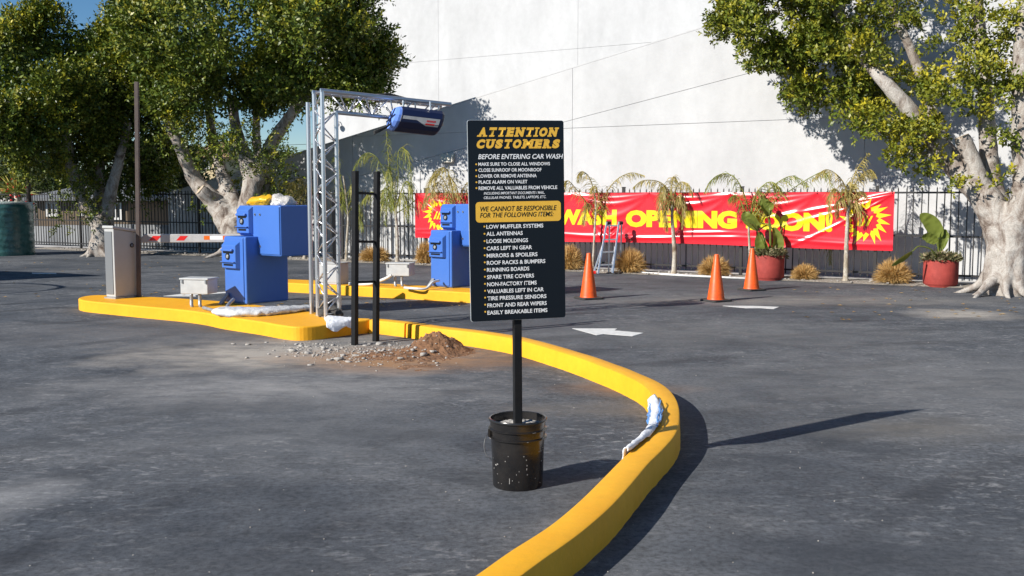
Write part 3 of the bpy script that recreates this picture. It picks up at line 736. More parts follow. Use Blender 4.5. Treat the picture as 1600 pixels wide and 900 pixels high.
def burst(cs, cz, R, seed, tilt):
    r = random.Random(seed); n = 18
    for k in range(n):                         # ring of pointed flames
        a = 2*math.pi*k/n + r.uniform(-0.07, 0.07); ro = R*r.uniform(0.80, 1.10); ri = R*0.60; wdt = 0.20
        ex, ey = 1.0, 0.98
        P = [(cs+ex*ri*math.cos(a-wdt), cz+ey*ri*math.sin(a-wdt)), (cs+ex*ro*math.cos(a+tilt), cz+ey*ro*math.sin(a+tilt)), (cs+ex*ri*math.cos(a+wdt), cz+ey*ri*math.sin(a+wdt)), (cs+ex*ri*0.80*math.cos(a), cz+ey*ri*0.80*math.sin(a))]
        drape(poly_mesh(P), 'starburst', 'banner_yellow')
    for k in range(-1, 2):                     # slanting strokes in the middle
        x = cs + k*0.17*R*1.1; h = R*0.26
        P = [(x-h*0.42-0.030*R*2, cz-h*0.8), (x-h*0.42+0.030*R*2, cz-h*0.8), (x+h*0.42+0.02*R*2, cz+h*0.8), (x+h*0.42-0.02*R*2, cz+h*0.8)]
        drape(poly_mesh(P), 'starburst', 'banner_yellow')
bc = sz(686, 336, BO); burst(bc[0], bc[1], 0.44, 3, 0.16)
bc = sz(1351, 344, BO); burst(bc[0], bc[1], 0.44, 5, -0.16)
m = MB()
for a in ties:
    m.tube([bpt(min(max(a, bs0+0.04), bs1-0.04), BZ1-0.03, 0.012), fp(min(max(a, bs0+0.04), bs1-0.04), BZ1+0.02, -0.04)], 0.008, 6)
m.build('cable_tie', 'rubber_black', banner)

# ================================================================== TREES
def limb(mb, pts, r0, r1, n=14, seed=0, rough=0.22):
    c = catmull(pts, 7); N = len(c)
    mb.tube(c, [r0 + (r1-r0)*(i/(N-1))**0.85 for i in range(N)], n, True, rough, seed)
def crown(name, parent, ell, n_clump, n_shoot, n_leaf, mat, sig=0.24, Ls=0.075, shoot=0.26, fill=0, seed=1, newg=0.35, up=0.45, hole=None, hs=0.95, avoid=None):
    """ell: list of (centre, radii, weight)"""
    r = np.random.default_rng(seed)
    C = np.array([e[0] for e in ell]); R = np.array([e[1] for e in ell]); W = np.array([e[2] for e in ell]); W = W/W.sum()
    idx = r.choice(len(ell), n_clump*4, p=W)
    d = nrm(r.normal(size=(len(idx), 3))); rad = r.uniform(0.35, 1.03, len(idx))**0.42
    p = C[idx] + d*R[idx]*rad[:, None]
    depth = np.min([np.linalg.norm((p - C[k])/R[k], axis=1) for k in range(len(ell))], axis=0)
    keep = depth > 0.66
    if hole is not None:
        nz = np.array([noise.noise(Vector(q)*hs) for q in p]); keep &= nz > -hole
    if avoid is not None: keep &= avoid(p)
    p = p[keep][:n_clump]; d = d[keep][:n_clump]; k_ = idx[keep][:n_clump]
    nn = nrm(d/R[k_])
    # shoots
    S = np.repeat(p, n_shoot, 0) + r.normal(size=(len(p)*n_shoot, 3))*sig*np.array([1, 1, 0.8])
    sd_ = nrm(np.repeat(nn, n_shoot, 0)*0.75 + np.array([0, 0, up]) + r.normal(size=S.shape)*0.5)
    ng = (r.random(len(S)) < newg)*r.uniform(0.3, 1.0, len(S))*np.clip(np.repeat(nn[:, 2], n_shoot)*0.6+0.6, 0.15, 1.0)
    t = np.tile((np.arange(n_leaf)+0.5)/n_leaf, len(S))
    o_ = np.repeat(S, n_leaf, 0); dd = np.repeat(sd_, n_leaf, 0)
    ref = nrm(np.cross(dd, np.array([0.3, 0.2, 0.93]))); ref2 = np.cross(dd, ref)
    ph = np.tile(np.arange(n_leaf)*2.4, len(S)) + np.repeat(r.uniform(0, 6.28, len(S)), n_leaf) + r.normal(size=len(t))*0.3
    radial = ref*np.cos(ph)[:, None] + ref2*np.sin(ph)[:, None]
    ld = nrm(dd*(0.35+0.75*t)[:, None] + radial*0.9 + r.normal(size=dd.shape)*0.2)
    cn = np.repeat(np.repeat(nn, n_shoot, 0), n_leaf, 0)
    ln = nrm(cn*0.85 + np.array([0, 0, 0.35]) + radial*0.35 + r.normal(size=dd.shape)*0.42)
    pos = o_ + dd*(t*shoot)[:, None]
    L = Ls*r.uniform(0.75, 1.25, len(t)); tip = np.repeat(ng, n_leaf)*(0.25+0.75*t)
    if fill:
        i2 = r.choice(len(ell), fill, p=W); q = C[i2] + nrm(r.normal(size=(fill, 3)))*R[i2]*(r.uniform(0.1, 1, fill)**0.5*0.78)[:, None]
        if avoid is not None: q = q[avoid(q)]
        f = len(q)
        pos = np.concatenate([pos, q]); ld = np.concatenate([ld, nrm(r.normal(size=(f, 3)))]); ln = np.concatenate([ln, nrm(r.normal(size=(f, 3)))])
        L = np.concatenate([L, r.uniform(0.10, 0.16, f)]); tip = np.concatenate([tip, np.zeros(f)])
    return leaves(name, pos, ld, ln, L, L*0.52, mat, parent, tip)
YSH = [0.0, 0.0]
def fuse(o, vox, it=6):
    r = o.modifiers.new('fuse', 'REMESH'); r.mode = 'VOXEL'; r.voxel_size = vox; r.use_smooth_shade = True
    sm = o.modifiers.new('smooth', 'SMOOTH'); sm.factor = 0.5; sm.iterations = it
    return o
def E(px, py, Y, rx, ry, rd, wgt=1.0):
    Y = Y + (YSH[1]-px)*YSH[0]
    c = on_Y(px, py, Y); k = Y/F
    return (tuple(c), (rx*k, rd, ry*k), wgt)
def above_wall(p):                              # foliage keeps clear of the walls
    q = (p - np.array(F0)) @ np.array(FB); s = (p - np.array(F0)) @ np.array(FD)
    top = (par[2]-par[0]*s)/par[1]
    return ((q < wallA-0.15) | (p[:, 2] > top + 0.25) | (s < sL-0.3)) & (q < wallB-0.3)

# --- middle fig
Y2 = 25.0; YSH[:] = [0.0092, 380]
t2 = thing('fig_tree', on_Y(380, 400, Y2).xy.to_3d(), 'round dense fig tree behind the near blue kiosk and the truss', 'tree', 'fig trees in the lot')
P = lambda x, y, dy=0.0: on_Y(x, y, Y2+dy+(380-x)*0.0092)
m = MB()
limb(m, [P(383, 415), P(381, 390), P(376, 365), P(372, 340)], 0.50, 0.42, 18, 1)
limb(m, [P(362, 356), P(346, 330), P(330, 310), P(308, 286), P(290, 250, -.3), P(268, 200, -.6), P(245, 140, -.8)], 0.34, 0.10, 14, 2)
limb(m, [P(372, 352), P(366, 320, .3), P(352, 285, .5), P(338, 240, .6), P(330, 200, .6), P(322, 140, .6)], 0.26, 0.09, 12, 3)
limb(m, [P(384, 352), P(390, 320), P(394, 285), P(386, 255), P(372, 215), P(360, 150)], 0.33, 0.12, 14, 4)
limb(m, [P(398, 285), P(412, 250, .3), P(432, 212, .3), P(450, 186, .2), P(470, 160), P(520, 110)], 0.22, 0.10, 12, 5)
limb(m, [P(392, 345, .5), P(408, 310, .6), P(414, 270, .8), P(402, 230, 1), P(400, 160, 1)], 0.24, 0.09, 12, 6)
limb(m, [P(331, 312, -.2), P(320, 302, -.4), P(313, 297, -.5)], 0.17, 0.17, 12, 7, 0.08)
for a in range(6):
    th = a*1.05+0.4; b0 = P(381, 400); limb(m, [b0+Vector((0.25*math.cos(th), 0.25*math.sin(th)*0.8, 0.4)), b0+Vector((0.6*math.cos(th), 0.5*math.sin(th), 0.09)), b0+Vector((1.1*math.cos(th+.2), 0.75*math.sin(th+.2), -0.04))], 0.14, 0.03, 10, a)
fuse(m.build('trunk', 'fig_bark', t2, smooth=True), 0.045)
c_ = P(311.5, 296, -0.68); m = MB(); ax = (P(313, 297, -.5)-P(331, 312, -.2)).normalized(); m.tube([P(313, 297, -.5)+ax*0.005, P(313, 297, -.5)+ax*0.02], 0.15, 14); m.build('cut_stub', 'heartwood', t2)
ell2 = [E(380, 60, Y2, 165, 105, 2.6, 3.2), E(500, 70, Y2, 88, 92, 2.2, 2.0), E(560, 108, Y2, 40, 42, 1.1, 0.7), E(255, 75, Y2, 88, 100, 2.3, 2.0), E(400, -60, Y2, 190, 110, 2.8, 2.4),
        E(545, 55, Y2, 38, 60, 1.4, 0.7), E(330, 150, Y2-.6, 100, 42, 1.6, 1.2), E(450, 132, Y2-.2, 90, 40, 1.7, 1.2), E(225, 140, Y2-.3, 46, 50, 1.3, 0.7)]
crown('crown', t2, ell2, 460, 30, 9, 'fig_leaf', sig=0.18, Ls=0.100, shoot=0.36, fill=18000, seed=11, newg=0.30, hole=-0.05, hs=0.75, up=0.75, avoid=above_wall)
ell2b = [E(300, 215, Y2-.9, 42, 30, .7, 1.0), E(255, 215, Y2-.5, 36, 38, .7, .9), E(385, 215, Y2-.8, 40, 30, .7, .8), E(330, 245, Y2+.2, 30, 22, .6, .5), E(340, 300, Y2+.7, 26, 22, .4, .5), E(425, 235, Y2-.4, 25, 35, .6, .5), E(428, 305, Y2+.3, 20, 32, .5, .5)]
crown('crown', t2, ell2b, 62, 14, 11, 'fig_leaf', sig=0.22, seed=12, newg=0.35, avoid=above_wall)

# --- left fig
Y1 = 26.2; YSH[:] = [0.0, 0]
t1 = thing('fig_tree', on_Y(165, 396, Y1).xy.to_3d(), 'dark fig tree at the left with a leaning trunk beside the wrapped tank', 'tree', 'fig trees in the lot')
P = lambda x, y, dy=0.0: on_Y(x, y, Y1+dy)
m = MB()
limb(m, [P(160, 412), P(158, 392), P(161, 362), P(157, 335)], 0.33, 0.29, 18, 21)
limb(m, [P(152, 345), P(138, 325), P(124, 300), P(112, 265), P(104, 215, -.3), P(98, 160, -.4), P(95, 90)], 0.22, 0.09, 14, 22)
limb(m, [P(112, 262), P(92, 232, -.2), P(62, 210, -.4), P(30, 180, -.5)], 0.15, 0.06, 10, 23)
limb(m, [P(165, 345), P(172, 305), P(185, 255), P(200, 190)], 0.20, 0.10, 12, 24)
limb(m, [P(158, 345, .4), P(155, 290, .6), P(160, 220, .6), P(158, 120, .4)], 0.18, 0.08, 12, 25)
for a in range(6):
    th = a*1.05; b0 = P(160, 402); limb(m, [b0+Vector((0.18*math.cos(th), 0.18*math.sin(th), 0.45)), b0+Vector((0.38*math.cos(th), 0.36*math.sin(th), 0.10)), b0+Vector((0.70*math.cos(th+.2), 0.6*math.sin(th+.2), -0.04))], 0.12, 0.03, 10, a+30)
fuse(m.build('trunk', 'fig_bark', t1, smooth=True), 0.04)
ell1 = [E(95, 122, Y1, 120, 88, 2.6, 3.0), E(-20, 132, Y1, 105, 92, 2.4, 1.6), E(190, 140, Y1+.5, 75, 100, 2.2, 1.6), E(60, 190, Y1-.6, 85, 55, 1.8, 1.2), E(215, 215, Y1+.9, 48, 75, 1.5, 1.0), E(110, 72, Y1, 80, 42, 2, .8),
        E(140, 215, Y1+1.0, 75, 50, 1.5, 0.9), E(200, 285, Y1+1.2, 45, 45, 1.0, .5)]
crown('crown', t1, ell1, 430, 29, 9, 'fig_leaf', sig=0.18, Ls=0.100, shoot=0.36, fill=18000, seed=13, newg=0.40, hole=-0.06, hs=0.75, up=0.75)
ell1b = [E(75, 285, Y1-.7, 40, 30, .6, 1.0), E(120, 330, Y1-.5, 22, 28, .4, .4), E(60, 255, Y1-.4, 34, 26, .6, .6), E(40, 225, Y1-.3, 40, 20, .6, .5)]
crown('crown', t1, ell1b, 42, 12, 11, 'fig_leaf', sig=0.2, seed=14, newg=0.55)

# --- right fig
Y3 = 15.9; YSH[:] = [0.0070, 1560]
t3 = thing('fig_tree', on_Y(1570, 460, Y3).xy.to_3d(), 'pale barked fig tree with flaring roots at the right edge', 'tree', 'fig trees in the lot')
P = lambda x, y, dy=0.0: on_Y(x, y, Y3+dy+(1560-x)*0.0070)
m = MB()
def limb_r(mb, pr, n=18, seed=0, rough=0.14):
    c = catmull([q[0] for q in pr], 7); N = len(c); rr = np.interp(np.linspace(0, len(pr)-1, N), range(len(pr)), [q[1] for q in pr])
    mb.tube(c, list(rr), n, True, rough, seed)
limb_r(m, [(P(1576, 475), .32), (P(1573, 435), .285), (P(1571, 395), .27), (P(1562, 355), .26), (P(1543, 315), .24), (P(1516, 282), .21), (P(1487, 252), .195), (P(1458, 217, -.2), .155), (P(1418, 168, -.5), .13), (P(1376, 121, -.6), .11), (P(1336, 72, -.25), .095), (P(1311, 20, .1), .10), (P(1290, -60), .08)], 26, 41)
limb_r(m, [(P(1574, 440), .27), (P(1577, 395), .27), (P(1588, 350), .25), (P(1602, 310), .22), (P(1604, 265), .20), (P(1599, 200), .17), (P(1598, 100), .15), (P(1604, 0), .13), (P(1610, -80), .11)], 22, 47)
limb_r(m, [(P(1566, 380, .1), .25), (P(1562, 335, .2), .21), (P(1550, 290, .3), .17), (P(1545, 240, .35), .145), (P(1542, 180, .35), .125), (P(1538, 110, .3), .11), (P(1530, 40, .3), .10), (P(1522, -60, .3), .08)], 18, 46)
limb_r(m, [(P(1548, 335), .20), (P(1532, 292, -.05), .165), (P(1517, 248, -.1), .14), (P(1503, 214, -.18), .125)], 18, 44, 0.06)
limb_r(m, [(P(1497, 262, .15), .13), (P(1466, 205, .3), .105), (P(1440, 125, .3), .09), (P(1420, 70, .2), .08), (P(1398, 25, .1), .07), (P(1380, -50, .1), .06)], 14, 45)
limb_r(m, [(P(1606, 285, .1), .20), (P(1640, 220, .3), .17), (P(1680, 120, .3), .13), (P(1700, 20, .3), .10)], 14, 48)
limb_r(m, [(P(1480, 246, -.05), .075), (P(1440, 240, -.2), .05), (P(1395, 228, -.3), .03)], 10, 49)
b0 = P(1574, 458)
b0.z = 0
for a in range(11):
    th = a*0.571+0.2; rr = 1.0 + 0.28*math.sin(a*2.3)
    limb(m, [b0+Vector((0.20*math.cos(th), 0.20*math.sin(th), 0.72)), b0+Vector((0.29*math.cos(th), 0.29*math.sin(th), 0.34)), b0+Vector((0.46*rr*math.cos(th), 0.44*rr*math.sin(th), 0.10)), b0+Vector((0.78*rr*math.cos(th+.15), 0.70*rr*math.sin(th+.15), -0.03))], 0.15, 0.03, 12, a+50, 0.25)
fuse(m.build('trunk', 'fig_bark', t3, smooth=True), 0.026, 8)
ax = (P(1503, 214, -.18)-P(1517, 248, -.1)).normalized(); m = MB(); m.tube([P(1503, 214, -.18)-ax*0.01, P(1503, 214, -.18)+ax*0.012], [0.112, 0.108], 16); m.build('cut_stub', 'heartwood', t3)
ell3 = [E(1225, 35, Y3, 95, 62, 0.7, 2.6), E(1320, 5, Y3+.1, 85, 48, 0.7, 1.4), E(1165, 30, Y3, 40, 40, .5, .8), E(1290, 100, Y3+.2, 70, 48, .6, 1.5), E(1345, 135, Y3+.5, 42, 30, .4, .6), E(1205, 85, Y3, 45, 38, .45, .8), E(1260, -60, Y3, 150, 55, 0.8, 1.2), E(1290, 150, Y3+.2, 40, 26, .4, .5)]
crown('crown', t3, ell3, 250, 18, 11, 'fig_leaf_light', sig=0.15, Ls=0.078, shoot=0.19, fill=350, seed=15, newg=0.32, hole=0.06, hs=1.5, avoid=above_wall)
ell3b = [E(1385, 190, Y3-.4, 46, 12, .3, .6), E(1425, 212, Y3-.5, 46, 17, .3, .6), E(1385, 248, Y3-.5, 40, 14, .3, .6), E(1440, 262, Y3-.4, 24, 12, .25, .25), E(1470, 185, Y3-.4, 26, 18, .3, .35), E(1510, 150, Y3-.5, 50, 22, .4, .9), E(1550, 120, Y3-.4, 34, 26, .35, .7), E(1535, 192, Y3-.4, 24, 10, .25, .2), E(1450, 130, Y3-.2, 26, 14, .3, .3),
         E(1580, 200, Y3-.4, 24, 14, .3, .3), E(1490, 60, Y3, 46, 40, .5, .8), E(1420, 15, Y3+.1, 60, 26, .5, .8), E(1545, 30, Y3, 40, 48, .45, .7), E(1375, 105, Y3+.8, 55, 30, .4, .6), E(1335, 88, Y3-1.0, 34, 20, .3, .5), E(1440, 195, Y3-.8, 22, 12, .2, .2), E(1558, 285, Y3-.4, 10, 12, .15, .07), E(1492, 292, Y3-.4, 12, 8, .15, .06), E(1640, 60, Y3, 60, 90, .8, 1.2)]
crown('crown', t3, ell3b, 120, 11, 11, 'fig_leaf_light', sig=0.11, Ls=0.078, shoot=0.2, fill=0, seed=16, newg=0.8, hole=0.12, hs=1.6, avoid=above_wall)
YSH[:] = [0.0, 0]
# ================================================================== PALMS
def frond(parent, pts, mat, n=46, ll=0.26, droop=0.75, seed=0, Y=None):
    r = np.random.default_rng(seed); c = catmull(pts, 10); N = len(c)
    m = MB(); m.tube(c, [0.014*(1-0.8*i/(N-1)) for i in range(N)], 5); fr = m.build('frond', mat, parent, smooth=True)
    arr = np.array([p[:] for p in c]); u = np.repeat(np.linspace(0.16, 1.0, n), 2); x = u*(N-1); i0 = np.clip(x.astype(int), 0, N-2)
    pos = arr[i0] + (arr[i0+1]-arr[i0])*(x-i0)[:, None]; tg = nrm(arr[i0+1]-arr[i0])
    side = nrm(np.cross(tg, np.array([0, 0, 1.0])) + r.normal(size=tg.shape)*0.25)
    sg = np.tile([1, -1], n)[:, None]
    d = nrm(tg*0.65 + side*sg*0.8 + np.array([0, 0, -droop]) + r.normal(size=tg.shape)*0.22)
    L = ll*np.sin(np.pi*np.clip(u*0.85+0.12, 0, 1))*r.uniform(0.7, 1.2, len(u)) + 0.04
    # two-segment drooping leaflet
    d2 = nrm(d + np.array([0, 0, -droop*1.1])); s = nrm(np.cross(d, np.array([0.2, 0.9, 0.3])))*0.0047
    a = pos; b = pos + d*(L*0.5)[:, None]; e = b + d2*(L*0.55)[:, None]
    v = np.stack([a-s*0.7, a+s*0.7, b+s, b-s, e+s*0.2, e-s*0.2], 1).reshape(-1, 3); k = np.arange(len(u))[:, None]*6
    f = np.concatenate([k+np.array([[0, 1, 2, 3]]), k+np.array([[3, 2, 4, 5]])])
    np_mesh('leaflets', v, f, mat, fr)
def palm(label, bx, by, trunk, fronds, r0, mat='palm_leaf', ll=0.26, off=-0.28, seed=0, droop=0.75):
    base = on_fence(bx, by, off); Y = base.y
    t = thing('palm_tree', Vector((base.x, base.y, 0.02)), label, 'palm', 'young palms along the fence')
    P = lambda x, y, dy=0.0: on_Y(x, y, Y+dy)
    r0 *= 0.72; c = catmull([Vector((base.x, base.y, 0.0))] + [P(*q) for q in trunk], 10); N = len(c)
    m = MB(); m.tube(c, [r0*(1.35-0.8*(i/(N-1))) * (1 + 0.05*math.sin(i*2.1)) + (0.35*r0 if i < 3 else 0) for i in range(N)], 10, True, 0.12, seed)
    m.build('trunk', 'palm_bark', t, smooth=True)
    rr = random.Random(seed)
    for k, fr in enumerate(fronds):
        pts = [P(q[0], q[1], (q[2] if len(q) > 2 else 0.0) + 0.06*j*rr.uniform(-1, 1)) for j, q in enumerate(fr)]
        frond(t, pts, mat, ll=ll, seed=seed*31+k, droop=droop, n=int(18+len(fr)*6))
    return t
palm('small palm with a ragged dry crown in front of the OPENING lettering', 1053, 428, [(1054, 395), (1052, 365), (1050, 340), (1050, 315)],
     [[(1050, 330), (1046, 300), (1030, 284), (1005, 282), (990, 292)], [(1050, 328), (1055, 300), (1062, 285), (1075, 288), (1082, 305)], [(1050, 335), (1042, 312), (1034, 302), (1030, 320), (1030, 345)], [(1051, 330), (1060, 312), (1068, 318), (1071, 345)],
      [(1050, 325), (1049, 295), (1052, 276), (1057, 282)], [(1050, 330), (1044, 305), (1038, 290), (1036, 305), (1036, 330)], [(1050, 330), (1057, 310), (1064, 305), (1068, 325), (1066, 355)], [(1049, 328), (1043, 318), (1040, 335), (1042, 360)]], 0.055, ll=0.20, seed=1, droop=1.0)
palm('slender leaning palm beside the aluminium ladder', 926, 421, [(928, 385), (930, 345), (931, 315), (928, 300)],
     [[(930, 330), (928, 300), (920, 276), (908, 268), (903, 284)], [(931, 330), (945, 305), (962, 282), (985, 270), (1006, 274)], [(930, 335), (935, 310), (930, 290), (922, 300)], [(931, 335), (945, 320), (958, 312), (968, 330)], [(929, 335), (915, 315), (900, 295), (886, 282), (880, 300)], [(929, 330), (920, 318), (914, 330), (912, 350)]], 0.030, ll=0.20, seed=2)
palm('spreading palm behind the left red planter with a low drooping frond', 1172, 431, [(1172, 400), (1170, 360), (1171, 330)],
     [[(1171, 345), (1165, 310), (1152, 282), (1135, 271), (1115, 278), (1102, 300)], [(1171, 345), (1180, 305), (1200, 285), (1215, 290), (1216, 305)], [(1172, 345), (1190, 310), (1215, 285), (1240, 275), (1262, 290)], [(1172, 348), (1195, 320), (1230, 300), (1270, 275), (1290, 270), (1303, 300)], [(1173, 350), (1200, 350), (1240, 358), (1275, 368), (1294, 388), (1298, 412)],
      [(1171, 345), (1160, 320), (1150, 305), (1140, 310)], [(1172, 345), (1178, 318), (1186, 300), (1196, 315)], [(1172, 345), (1185, 330), (1200, 312), (1225, 300), (1240, 310)]], 0.035, 'palm_leaf_green', ll=0.24, seed=3)
palm('upright palm with a whitewashed trunk foot near the banner end', 1321, 438, [(1322, 410), (1323, 370), (1325, 335), (1327, 310)],
     [[(1326, 325), (1322, 295), (1310, 275), (1290, 265), (1270, 280)], [(1327, 325), (1332, 295), (1345, 275), (1360, 265), (1368, 275)], [(1326, 330), (1315, 305), (1302, 295), (1296, 315), (1296, 345)], [(1327, 330), (1337, 305), (1348, 300), (1354, 320)], [(1327, 325), (1330, 290), (1342, 260), (1358, 238)], [(1326, 330), (1318, 310), (1310, 315), (1308, 340)], [(1327, 330), (1338, 315), (1344, 330), (1344, 350)], [(1326, 322), (1322, 300), (1326, 285), (1336, 292)]], 0.052, ll=0.20, seed=4, droop=0.9)
palm('tall green palm between the black frame and the banner', 621, 411, [(621, 385), (620, 355), (618, 330), (617, 310)],
     [[(617, 330), (612, 280), (606, 240), (604, 205)], [(617, 330), (604, 285), (590, 248), (570, 240), (552, 265)], [(617, 330), (622, 280), (622, 240), (632, 232), (642, 270), (641, 310)], [(618, 330), (630, 290), (638, 285), (645, 310)], [(617, 335), (608, 300), (600, 295), (594, 320), (590, 350)], [(617, 335), (625, 305), (634, 310), (638, 345)], [(617, 335), (612, 305), (606, 310), (602, 350)], [(617, 335), (640, 320), (655, 310), (662, 330)], [(617, 332), (600, 310), (580, 300), (566, 315)], [(617, 330), (610, 290), (607, 262), (612, 290), (612, 330)]], 0.05, 'palm_leaf_green', ll=0.36, seed=5, droop=0.9)
palm('thin palm seen between the truss and the black frame', 541, 408, [(542, 380), (544, 340), (540, 300), (536, 275)],
     [[(542, 330), (534, 290), (528, 250), (524, 245)], [(542, 330), (548, 290), (552, 300), (556, 330)], [(542, 335), (532, 310), (526, 320), (523, 350)], [(542, 330), (550, 310), (560, 320), (564, 350)], [(541, 330), (535, 300), (531, 312)], [(543, 335), (553, 322), (562, 340), (566, 360)]], 0.04, 'palm_leaf_green', ll=0.30, seed=6)
palm('arching palm above the far blue kiosk and banner', 716, 416, [(716, 390), (715, 350), (713, 325)],
     [[(713, 335), (706, 295), (700, 268), (690, 262), (676, 275), (667, 300)], [(713, 335), (708, 300), (702, 275), (712, 290), (716, 310)], [(713, 335), (700, 310), (688, 300), (672, 305), (660, 325)], [(714, 335), (722, 300), (732, 285), (745, 300)], [(713, 335), (698, 300), (684, 285), (676, 300), (676, 330)], [(713, 335), (695, 285), (682, 272), (670, 290), (662, 320)]], 0.04, ll=0.30, seed=7)
palm('drooping palm partly hidden behind the near blue kiosk', 476, 403, [(475, 380), (472, 340), (470, 320)],
     [[(470, 330), (466, 300), (460, 285), (454, 290), (452, 315)], [(470, 330), (474, 300), (480, 288), (486, 300)], [(470, 330), (462, 295), (468, 278), (474, 290)], [(470, 330), (458, 310), (450, 325)]], 0.045, ll=0.28, seed=8)

# ================================================================== GRASS CLUMPS
def grass(label, px, py, wpx, hpx, off, seed):
    b = on_fence(px, py, off); k = b.y/F; r = np.random.default_rng(seed); n = 3200; R = wpx*k/2; Hh = hpx*k
    a = r.uniform(0, 6.28, n); el = np.arcsin(r.random(n)**0.8)
    root = np.stack([np.cos(a)*R*0.4*r.random(n), np.sin(a)*R*0.35*r.random(n), np.full(n, 0.02)], 1) + np.array([b.x, b.y, 0])
    dv = np.stack([np.cos(a)*np.cos(el)*R, np.sin(a)*np.cos(el)*R*0.8, np.sin(el)*Hh], 1)
    ln_ = (r.uniform(0.55, 1.05, n))[:, None]
    p2 = np.array([b.x, b.y, 0.02]) + dv*ln_ + r.normal(size=root.shape)*0.018; p2[:, 2] = np.maximum(p2[:, 2], 0.03)
    p1 = root*0.45 + p2*0.55 + np.array([0, 0, 1])*(0.16*Hh) + r.normal(size=root.shape)*0.01
    s = nrm(np.cross(p2-root, r.normal(size=root.shape)))*0.0045
    v = np.stack([root-s, root+s, p1+s, p1-s, p2+s*0.25, p2-s*0.25], 1).reshape(-1, 3); i = np.arange(n)[:, None]*6
    f = np.concatenate([i+np.array([[0, 1, 2, 3]]), i+np.array([[3, 2, 4, 5]])])
    o = np_mesh('grass_clump', v - np.array([b.x, b.y, 0]), f, 'dry_grass'); o.location = (b.x, b.y, 0)
    tag(o, label, 'grass clump', 'dry grass clumps along the fence')
grass('dry golden grass clump behind the black frame post', 586, 408, 58, 26, -0.22, 1)
grass('dry golden grass clump left of the far blue kiosk', 664, 412, 36, 36, -0.22, 2)
grass('dry golden grass clump just right of the notice sign, behind a cone', 890, 424, 52, 42, -0.28, 3)
grass('dry golden grass clump at the foot of the aluminium ladder', 985, 427, 60, 40, -0.30, 4)
grass('dry golden grass clump behind the front orange cone', 1116, 433, 58, 34, -0.30, 5)
grass('small straw coloured grass clump right of the left red planter', 1257, 440, 48, 26, -0.28, 6)
grass('wide straw coloured grass clump between the last palm and the right planter', 1395, 443, 68, 40, -0.30, 7)

# white edging pipe in front of the clumps
e0, e1, e2_ = on_z(958, 425), on_z(1060, 432), on_z(1182, 438)
m = MB(); m.tube([e0+Vector((0, 0, .025)), e1+Vector((0, 0, .025)), e2_+Vector((0, 0, .025))], 0.022, 8)
tag(m.build('edging_pipe', 'white_paint', smooth=True), 'thin white edging pipe lying in front of the grass clumps', 'pipe')

# ================================================================== NOTICE SIGN IN A BUCKET
base = on_z(809, 757)
sign = thing('notice_sign', base, 'black notice board on a post set in a black bucket of concrete', 'sign')
m = MB(); BH = 0.372
prof = [(0.0, 0.004), (0.128, 0.004), (0.132, 0.0), (0.1345, 0.006), (0.144, 0.255), (0.1445, 0.262), (0.157, 0.266), (0.157, 0.271), (0.1465, 0.276), (0.148, 0.308), (0.158, 0.312), (0.158, 0.317), (0.1485, 0.321), (0.1495, 0.355), (0.157, 0.358), (0.158, 0.366), (0.154, BH), (0.147, BH-0.002), (0.1455, 0.34), (0.142, 0.20), (0.0, 0.20)]
m.lathe(prof, 48, base); bucket = m.build('bucket', 'bucket_black', sign, smooth=True, angle=50)
# bail handle hanging on the left
m = MB(); hp = []
for k in range(17):
    th = math.pi*k/16; hp.append(base + Vector((-0.160*math.cos(th), -0.012-0.155*math.sin(th)*0.35 - 0.02, 0.30 - 0.165*math.sin(th)*1.0)))
pl = [base+Vector((-0.158, -0.03, 0.29)), base+Vector((-0.172, -0.045, 0.27)), base+Vector((-0.180, -0.06, 0.235)), base+Vector((-0.176, -0.075, 0.20)), base+Vector((-0.158, -0.09, 0.175)), base+Vector((-0.140, -0.095, 0.166))]
m.tube(catmull(pl, 4), 0.0022, 6); m.build('handle', 'wire', bucket, smooth=True)
m = MB(); m.obox(base+Vector((-0.152, -0.03, 0.295)), Vector((1, 0, 0)), Vector((0, 1, 0)), Vector((0, 0, 1)), 0.008, 0.016, 0.022); m.build('handle_lug', 'bucket_black', bucket, bevel=0.003)
# concrete fill
cv = []; cf = []; nr, na = 7, 30
for i in range(nr):
    for j in range(na):
        r_ = 0.146*i/(nr-1); th = 2*math.pi*j/na
        cv.append(base + Vector((r_*math.cos(th), r_*math.sin(th), 0.325 + 0.016*noise.noise(Vector((r_*math.cos(th)*30, r_*math.sin(th)*30, 2))) + (0.012 if 1 < i < 5 else 0))))
for i in range(nr-1):
    for j in range(na): cf.append((i*na+j, i*na+(j+1) % na, (i+1)*na+(j+1) % na, (i+1)*na+j))
m = MB(); m.add(cv, cf); m.build('concrete_fill', 'concrete', sign, smooth=True)
rk = [tuple(base + Vector((random.uniform(-.1, .11), random.uniform(-.10, .1), 0.325))) for _ in range(26)]
o_ = rocks('concrete_lumps', rk, [random.uniform(0.008, 0.02) for _ in rk], 'concrete', sign, seed=5)
